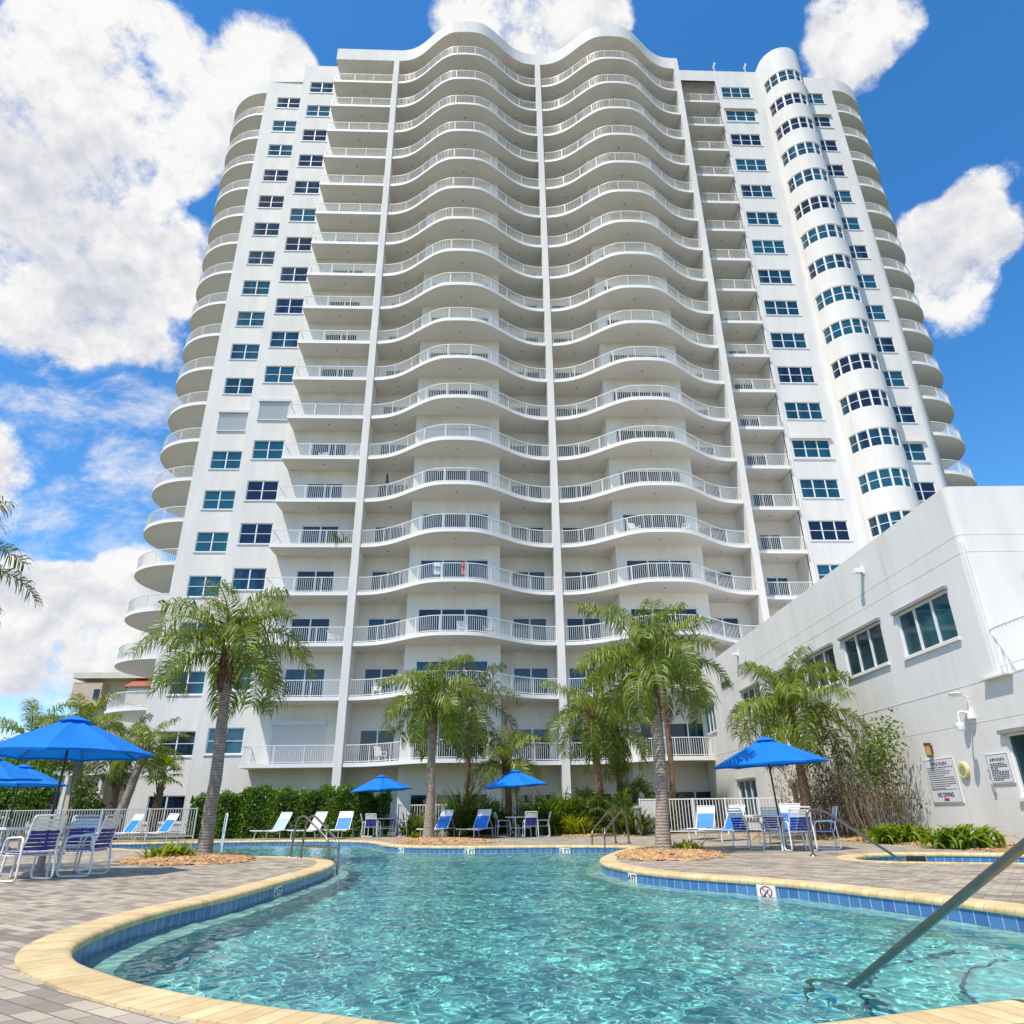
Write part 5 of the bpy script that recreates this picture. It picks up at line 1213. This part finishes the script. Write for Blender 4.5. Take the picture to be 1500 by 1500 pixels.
# leafy masses
def leafcloud(mb, pick, n, size, rg, m=0):
    for _ in range(n):
        c = Vector(pick()); d = Vector((rg.gauss(0, 1), rg.gauss(0, 1), rg.gauss(0, 1))).normalized(); e = d.orthogonal().normalized(); a = rg.uniform(0, 2*PI); e = e * math.cos(a) + d.cross(e) * math.sin(a)
        s_ = size * rg.uniform(.6, 1.3); f_ = d.cross(e)
        mb.face([c - e * s_, c + f_ * s_ * .45 + d * s_ * .1, c + e * s_, c - f_ * s_ * .45 + d * s_ * .1], m)
def hedge_obj(name, x0, x1, y0, y1, hfun, n, lab, seed, leafm=HEDGE, sz=.085, cat='hedge'):
    rg = random.Random(seed); o = empty(name, ((x0 + x1) / 2, (y0 + y1) / 2, 0)); oo = ORI[o.name]; m = MB()
    def pick():
        x = rg.uniform(x0, x1); h = hfun(x); r = rg.random()
        bulge = .12 * math.sin(x * 2.3) + .1 * math.sin(x * 5.1 + 1)
        if r < .62: y = y0 + bulge + abs(rg.gauss(0, .14)) ; z = h * (1 - rg.random() ** 1.2 * .98) - .03
        else: y = rg.uniform(y0, y1) + bulge; z = h + rg.gauss(0, .09) + .08 * math.sin(x * 7 + y * 3)
        return (x - oo.x, y - oo.y, max(z, .03))
    leafcloud(m, pick, n, sz, rg); m.build('foliage', leafm, o)
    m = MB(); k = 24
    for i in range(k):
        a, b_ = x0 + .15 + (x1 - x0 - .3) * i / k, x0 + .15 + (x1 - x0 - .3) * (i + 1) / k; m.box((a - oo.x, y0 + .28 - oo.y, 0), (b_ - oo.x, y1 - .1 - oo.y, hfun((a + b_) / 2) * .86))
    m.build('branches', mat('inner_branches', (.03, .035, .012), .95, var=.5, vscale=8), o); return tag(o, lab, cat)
hedge_obj('hedge', -13.1, -4.3, 33.6, 35.0, lambda x: 1.62 + .22 * math.sin((x + 13) * .35) + .10 * math.sin(x * 1.7) + .06 * math.sin(x * 4.1), 20000, 'long dense green hedge behind the three loungers', 71)
def clump(name, base, n, h, rad, lab, seed, leafm=SHRUB, lw=.03, group='low plants in the beds', cat='plant', arch=1.2):
    """arching strap leaves from one base"""
    rg = random.Random(seed); o = empty(name, base); m = MB()
    for i in range(n):
        az = rg.uniform(0, 2*PI); e = R(rg.uniform(35, 88)); p = Vector((rg.gauss(0, rad * .28), rg.gauss(0, rad * .28), 0)); L = h * rg.uniform(.6, 1.15); s_ = Vector((-math.sin(az), math.cos(az), 0)); pr = None
        for k in range(5):
            t = k / 4; w_ = lw * math.sin(PI * min(.98, .2 + .8 * t)); q = (p - s_ * w_, p + s_ * w_)
            if pr: m.face([pr[0], pr[1], q[1], q[0]])
            pr = q; e2 = e - arch * t; p = p + Vector((math.cos(az) * math.cos(e2), math.sin(az) * math.cos(e2), math.sin(e2))) * L / 4
    m.build('leaves', leafm, o); return tag(o, lab, cat, group)
clump('leafy_plant', (-6.95, 17.2, .03), 240, .42, .75, 'round yellow green plant in the gravel beside the big left palm', 81, PALMY, .028)
clump('leafy_plant', (4.6, 17.15, .03), 110, .28, .5, 'small bright plant at the foot of the tall right palm', 82, PALMY, .026)
clump('leafy_plant', (11.0, 19.75, .03), 460, .72, 1.0, 'wide bright green fern clump left of the other at the clubhouse wall', 83, FERN, .04, arch=1.9)
clump('leafy_plant', (10.9, 17.0, .03), 460, .72, 1.0, 'wide bright green fern clump below the rules boards, nearest the spa', 84, FERN, .04, arch=1.9)
clump('leafy_plant', (11.1, 20.75, .03), 220, .5, .8, 'smaller fern clump at the left end of the wall ferns', 85, FERN, .03, arch=1.9)
for i, (x, y, h, lab, lm) in enumerate([(-.9, 31.9, 2.5, 'tall spiky dark plant behind the blue lounger pair', PALMD), (2.7, 31.2, 1.5, 'broad green leafy plant right of the yellow palm table', SHRUB), (3.6, 30.6, 1.0, 'yellowish low plant in front of the brown palm', PALMY), (3.2, 32.2, 2.2, 'dark tall leafy plant against the white fence', HEDGE), (-.9, 29.6, .35, 'tiny tuft in the orange gravel by the lounger foot', PALMY), (1.9, 30.9, 1.1, 'low green plant behind the yellow palm table', SHRUB), (5.9, 29.9, 1.4, 'grassy plant in front of the waste bin', PALMD), (-2.9, 33.0, 1.2, 'thin leaved plant at the right end of the hedge', SHRUB), (-2.6, 28.6, .3, 'tiny tuft beside the gravel bed palm trunk', PALMY), (7.0, 32.4, 2.4, 'dark upright plant behind the cream gate', PALMD), (.3, 32.6, 1.7, 'green bush left of the yellow palm trunk', SHRUB)]):
    clump('leafy_plant', (x, y, .02), 260 if h > .5 else 50, h, 1.1 if h > .5 else .25, lab, 90 + i, lm, .04)
clump('leafy_plant', (2.4, 32.0, .02), 260, 1.9, 1.3, 'dense dark plant between the yellow palm and the pier', 105, HEDGE, .07)
hedge_obj('shrub_border', 2.2, 6.0, 31.0, 33.2, lambda x: 1.0 + .35 * math.sin(x * 1.9) + .2 * math.sin(x * 4.3), 7000, 'mixed leafy shrub border left of the waste bin across the pool', 106, SHRUB, .085, 'shrub')
hedge_obj('shrub_border', -1.6, .6, 31.6, 33.2, lambda x: .9 + .25 * math.sin(x * 2.9), 3000, 'leafy shrub border behind the two blue loungers', 107, HEDGE, .085, 'shrub')
def bush(name, base, size, n, lab, seed, leafm=HEDGE, sz=.1, cat='bush', group='bushes behind the left fence'):
    rg = random.Random(seed); o = empty(name, base); m = MB(); cs = [(Vector((rg.uniform(-.6, .6) * size[0], rg.uniform(-.6, .6) * size[1], size[2] * rg.uniform(.3, .85))), rg.uniform(.25, .5)) for _ in range(9)]
    def pick():
        c, r = rg.choice(cs); d = Vector((rg.gauss(0, 1), rg.gauss(0, 1), rg.gauss(0, 1))).normalized() * r * (rg.random() ** .4); q = c + Vector((d.x * size[0], d.y * size[1], d.z * size[2])); q.z = max(q.z, .05); return q
    leafcloud(m, pick, n, sz, rg); m.build('foliage', leafm, o)
    m = MB()
    for c, r in cs: m.tube([(0, 0, 0), c * .5 + Vector((0, 0, .1)), c], [.05, .035, .015], 6)
    m.build('stem', TWIG, o); return tag(o, lab, cat, group)
bush('bush', (-23.6, 38.2, 0), (2.6, 1.6, 3.0), 5200, 'dark bush under the farthest left umbrella', 110, HEDGE, .12)
bush('bush', (-27.5, 39.5, 0), (2.8, 1.6, 3.2), 5200, 'dark bush at the left edge behind the fence', 111, HEDGE, .12)
bush('bush', (-19.3, 36.6, 0), (1.2, 1.0, 2.6), 2600, 'tall thin bush between the left palm trunks', 112, PALMD, .10)
bush('bush', (-30.5, 45, 0), (5, 2.5, 4.5), 5000, 'broad dark tree mass beyond the fence at far left', 113, HEDGE, .17)
bush('bush', (-35, 60, 0), (9, 3, 5), 5000, 'distant green trees left of the beige building', 114, HEDGE, .25)
def dryshrub():
    rg = random.Random(7); o = empty('dry_shrub', cw(23.6, 0, -.75)); m = MB(); lf = MB()
    for i in range(230):
        s0 = rg.uniform(-2.9, 4.6); b = DIR * s0 + NRM * rg.uniform(-.5, .45); h = rg.uniform(1.3, 2.7) * (1 if s0 > -2 else .9); lean = rg.gauss(0, .35); p = [b]
        for k in range(1, 5): p.append(p[-1] + Vector((0, 0, h / 4)) + DIR * (lean * .25 + rg.gauss(0, .09)) + NRM * rg.gauss(-.02, .08))
        m.tube(p, [.014, .012, .009, .006, .003], 4, cap=False)
        for k in (2, 3):
            q = p[k]; e = q + Vector((rg.gauss(0, .2), rg.gauss(0, .3), rg.uniform(.2, .55))); m.tube([q, e], [.006, .002], 3, cap=False)
        gm = 1 if rg.random() < .45 else 0
        if rg.random() < .75:
            def pick(): 
                k = rg.randint(2, 4); return p[k] + Vector((rg.gauss(0, .10), rg.gauss(0, .16), rg.gauss(0, .14)))
            leafcloud(lf, pick, 15, .055, rg, rg.choice((0, 0, 1, 1, 2)))
    for cs, cz, n in ((-2.3, 2.4, 420), (-1.7, 2.0, 330), (-2.9, 2.75, 260), (-2.2, 1.75, 200), (2.0, 3.3, 240), (.6, 3.0, 180), (3.4, 3.0, 240), (2.6, 2.5, 120)):      # greener heads
        leafcloud(lf, lambda: DIR * (cs + rg.gauss(0, .33)) + NRM * rg.gauss(0, .22) + Vector((0, 0, cz + rg.gauss(0, .30))), n, .07, rg, 2)
    m.build('twigs', TWIG, o); lf.build('foliage', [DRYL, PALMD, SHRUB], o); return tag(o, 'large scraggly half dry shrub climbing along the clubhouse wall', 'shrub')
dryshrub()
# gravel beds (countless stones: stuff)
def gravel(name, poly, n, lab, seed, sz=.055, h=.05):
    rg = random.Random(seed); pts = crom(poly, True, .25); m = MB(); c = sum(pts, Vector()) / len(pts)
    if area(pts) < 0: pts.reverse()
    rings = [(1.0, .004), (.9, h * .6), (.6, h), (.25, h * 1.1)]
    for (f0, z0_), (f1, z1_) in zip(rings, rings[1:]):
        for i in range(len(pts)):
            j = (i + 1) % len(pts); q = lambda k, f_, z: (c.x + (pts[k].x - c.x) * f_, c.y + (pts[k].y - c.y) * f_, z); m.face([q(i, f0, z0_), q(j, f0, z0_), q(j, f1, z1_), q(i, f1, z1_)])
    m.face([(c.x + (p.x - c.x) * .25, c.y + (p.y - c.y) * .25, h * 1.1) for p in pts])
    OC = [Vector(v) for v in ((1,0,0),(-1,0,0),(0,1,0),(0,-1,0),(0,0,1),(0,0,-1))]; FC = [(0,2,4),(2,1,4),(1,3,4),(3,0,4)]
    for _ in range(n):
        i = rg.randrange(len(pts)); f_ = math.sqrt(rg.random()) * 1.02; p = c + (pts[i] - c) * f_ + Vector((rg.gauss(0, .04), rg.gauss(0, .04), 0)); z = h * (1.1 - f_ ** 3) + .005
        s_ = sz * rg.uniform(.5, 1.4); rot = Matrix.Rotation(rg.uniform(0, 6.28), 3, 'Z') @ Matrix.Rotation(rg.uniform(-.5, .5), 3, 'X'); sc3 = Vector((s_ * rg.uniform(.8, 1.5), s_ * rg.uniform(.6, 1), s_ * rg.uniform(.35, .7)))
        V = [m.p(Vector((p.x, p.y, z)) + rot @ Vector((v.x * sc3.x, v.y * sc3.y, v.z * sc3.z))) for v in OC]
        for t in FC: m.f.append([V[k] for k in t]); m.m.append(0)
    o = m.build(name, MULCH); return tag(o, lab, 'gravel', 'gravel beds', 'stuff')
gravel('gravel_bed', [(-7.9,17.4),(-7.2,15.9),(-6.0,15.2),(-5.0,15.6),(-5.2,17.3),(-6.1,19.0),(-7.3,19.2)], 2200, 'orange gravel bed round the big left palm', 1)
gravel('gravel_bed', [(2.75,15.6),(3.0,14.5),(3.8,14.2),(4.6,15.0),(5.1,16.6),(5.0,18.2),(4.3,19.0),(3.6,18.2),(3.1,17.0)], 2000, 'orange gravel bed round the tall right palm', 2)
gravel('gravel_bed', [(-3.2,27.2),(-2.6,24.9),(-1.4,23.6),(-.3,23.5),(.4,25.2),(-.3,27.5),(-1.4,29.3),(-2.7,29.2)], 1800, 'orange gravel bed across the pool at far palm', 3)
gravel('gravel_bed', [(-1.4,31.6),(1.5,31.3),(3.6,29.2),(5.2,28.6),(6.2,29.4),(6.0,33.2),(3,33.7),(-1,33.7)], 2200, 'orange gravel strip under the plants across the pool', 4)
gravel('gravel_bed', [cw(15.5,0,-.05)[:2], cw(15.8,0,-1.25)[:2], cw(19,0,-1.5)[:2], cw(23,0,-2.0)[:2], cw(27.5,0,-3.2)[:2], cw(29,0,-2.2)[:2], cw(29,0,-.05)[:2], cw(22,0,-.05)[:2]], 2600, 'pale orange gravel strip along the clubhouse wall', 5)

# ------------------------------------------------------------------ neighbours beyond the fence
BEIGE = stucco('beige_stucco', (.62, .50, .36)); CREAM = stucco('cream_stucco', (.72, .66, .54)); REDT = mat('red_roof_tile', (.40, .11, .06), .7, var=.3, vscale=3)
o = empty('beige_building', (-42, 80, 0)); oo = ORI[o.name]; m = MB(); bx = lambda a, b_: m.box(tuple(Vector(a) - oo), tuple(Vector(b_) - oo))
bx((-42.6, 76, 0), (-33, 90, 14.4)); bx((-43.2, 75, 11.6), (-40.2, 75.99, 14.0)); bx((-44, 80, 0), (-42.61, 92, 9)); m.build('wall', BEIGE, o)
m = MB(); bx((-43.3, 74.8, 14.41), (-32.8, 90.2, 15.0)); m.build('parapet', CREAM, o)
for a_, b_ in (((-40.9, 74.93, 12.3), (-40.35, 74.99, 13.3)), ((-41.9, 75.9, 7.6), (-41.1, 75.995, 9.2)), ((-39.4, 75.9, 4), (-38.6, 75.995, 5.6))):
    m = MB(); bx(a_, b_); m.build('window', DGLASS, o)
m = MB(); f_ = lambda x, y, z: Vector((x, y, z)) - oo
m.face([f_(-37.6, 74, 13.4), f_(-33, 74, 13.4), f_(-34.2, 77, 15.6), f_(-36.0, 77, 15.6)]); m.face([f_(-37.6, 74, 13.4), f_(-36, 77, 15.6), f_(-37.6, 79, 13.4)]); m.face([f_(-33, 74, 13.4), f_(-33, 79, 13.4), f_(-34.2, 77, 15.6)]); m.build('tiled_roof', REDT, o)
m = MB(); bx((-37.2, 74.3, 0), (-33.3, 75.99, 13.38)); m.build('porch', CREAM, o)
tag(o, 'beige building with flat roofs and a red tiled corner behind the tower', 'building')
o = empty('cream_house', (-28, 52, 0)); oo = ORI[o.name]; m = MB(); bx((-31, 52, 0), (-26.2, 58, 3.6)); m.build('wall', CREAM, o)
for x in (-30.2, -28):
    m = MB(); bx((x, 51.94, 1.3), (x + 1.1, 51.99, 2.6)); m.build('window', GLASS, o)
m = MB(); bx((-31.4, 51.5, 3.61), (-25.9, 58.4, 3.9)); m.build('roof', mat('pale_roof', (.6, .58, .54), .7), o)
m = MB()
for x in (-31, -28.6, -26.3): bx((x, 51.3, 0), (x + .22, 51.5, 3.6))
m.build('porch_post', WHITEP, o); tag(o, 'small cream house with porch posts glimpsed between palm trunks', 'house')

# ------------------------------------------------------------------ things on the tower's balconies
def bal(x, y, k): p = tw((x, y, zk(k) + T_)); return (p[0], p[1], p[2])
o = empty('closed_umbrella', bal(-6.2, 38.9, 6)); m = MB(); m.lathe((0, 0, 0), [(.2, 0), (.2, .06), (.03, .09), (.025, 1.1)], 12); m.build('pole', DARK, o); m = MB(); m.lathe((0, 0, 1.0), [(.03, 0), (.14, .1), (.12, .5), (.05, 1.1), (.01, 1.25)], 10); m.build('cloth', mat('navy_cloth', (.012, .012, .03), .8), o); tag(o, 'closed dark umbrella standing on a left bay balcony', 'umbrella')
clump('potted_plant', bal(-8.8, 39.2, 5), 60, 1.5, .4, 'bushy plant on the straight left balcony beside the pier', 201, PALMD, .05, None)
clump('potted_plant', bal(2.6, 38.8, 18), 40, .9, .3, 'small plant on a top left bay balcony', 202, DRYL, .04, None)
clump('potted_plant', bal(6.6, 38.6, 14), 30, .8, .25, 'dry plant on a high right bay balcony', 203, DRYL, .04, None)
def make_patio():
    r = empty('patio_chair'); m = MB()
    for sx in (-1, 1):
        for sy in (-1, 1): m.tube([(sx * .25, sy * .24, 0), (sx * .23, sy * .22, .43)], .02, 6)
        m.tube(bend([(sx * .26, -.24, .42), (sx * .28, -.24, .64), (sx * .28, .22, .66)], .06), .02, 6)
    m.build('leg_frame', WHITEP, r); m = MB(); m.box((-.26, -.25, .42), (.26, .25, .45)); m.build('seat', WHITEP, r)
    m = MB()
    for i in range(5): m.obox((-.2 + .1 * i, .29, .70), ((.035, 0, 0), (0, .008, 0), (0, .06, .25)))
    m.obox((0, .355, .95), ((.25, 0, 0), (0, .012, 0), (0, .01, .03))); m.build('backrest', WHITEP, r); return tag(r, 'x', 'chair', 'patio chairs on the balconies')
for x, y, k, a, lab in ((8.7, 37.0, 5, 20, 'white patio chair, left one on the fifth right bay balcony'), (11.7, 36.9, 5, -20, 'white patio chair, right one on the fifth right bay balcony'), (-1.3, 36.9, 3, 15, 'white patio chair, left one on the third left bay balcony'), (.2, 37.2, 3, -20, 'white patio chair, right one on the third left bay balcony'), (-8.7, 39.2, 3, 60, 'white patio chair on the third straight left balcony'), (-10.4, 39.3, 7, 0, 'white patio chair, left one on the seventh straight balcony'), (-8.5, 39.2, 7, -60, 'white patio chair, right one on the seventh straight balcony'), (9.4, 36.9, 2, 30, 'white patio chair on the second right bay balcony'), (-6.0, 39.0, 2, 0, 'white patio chair on the second left bay balcony'), (.3, 37.2, 1, 0, 'white patio chair on the lowest left bay balcony'), (-5.6, 39.0, 1, 40, 'white patio chair on the lowest left bay balcony by the pier')):
    first_or_dup(ST, make_patio, bal(x, y, k), R(a), lab)
# towels drying on a railing
for x, k, col, lab in ((-2.7, 4, (.62, .70, .74), 'pale towel hung on the fourth left bay railing'), (-1.25, 4, (.60, .16, .14), 'red towel hung on the fourth left bay railing')):
    c = -1.75; y = 38.5 - wavesm(x - c) + .07; m = MB(); b = Vector(tw((x, y, zk(k) + 1.13))); HW = .12 if col[1] < .3 else .2
    for i in range(8):
        z0_, z1_ = -.75 * i / 8, -.75 * (i + 1) / 8; wv = lambda z: .05 + .015 * math.sin(z * 11)
        m.face([b + Vector((-HW, wv(z0_), z0_)), b + Vector((HW, wv(z0_) + .01, z0_)), b + Vector((HW, wv(z1_) + .01, z1_)), b + Vector((-HW, wv(z1_), z1_))])
    m.face([b + Vector((-HW, .05, 0)), b + Vector((HW, .06, 0)), b + Vector((HW, -.05, .012)), b + Vector((-HW, -.05, .012))]); m.face([b + Vector((-HW, -.05, .012)), b + Vector((HW, -.05, .012)), b + Vector((HW, -.055, -.25)), b + Vector((-HW, -.055, -.25))])
    o = m.build('towel', mat('towel_cloth', col, .9)); tag(o, lab, 'towel')
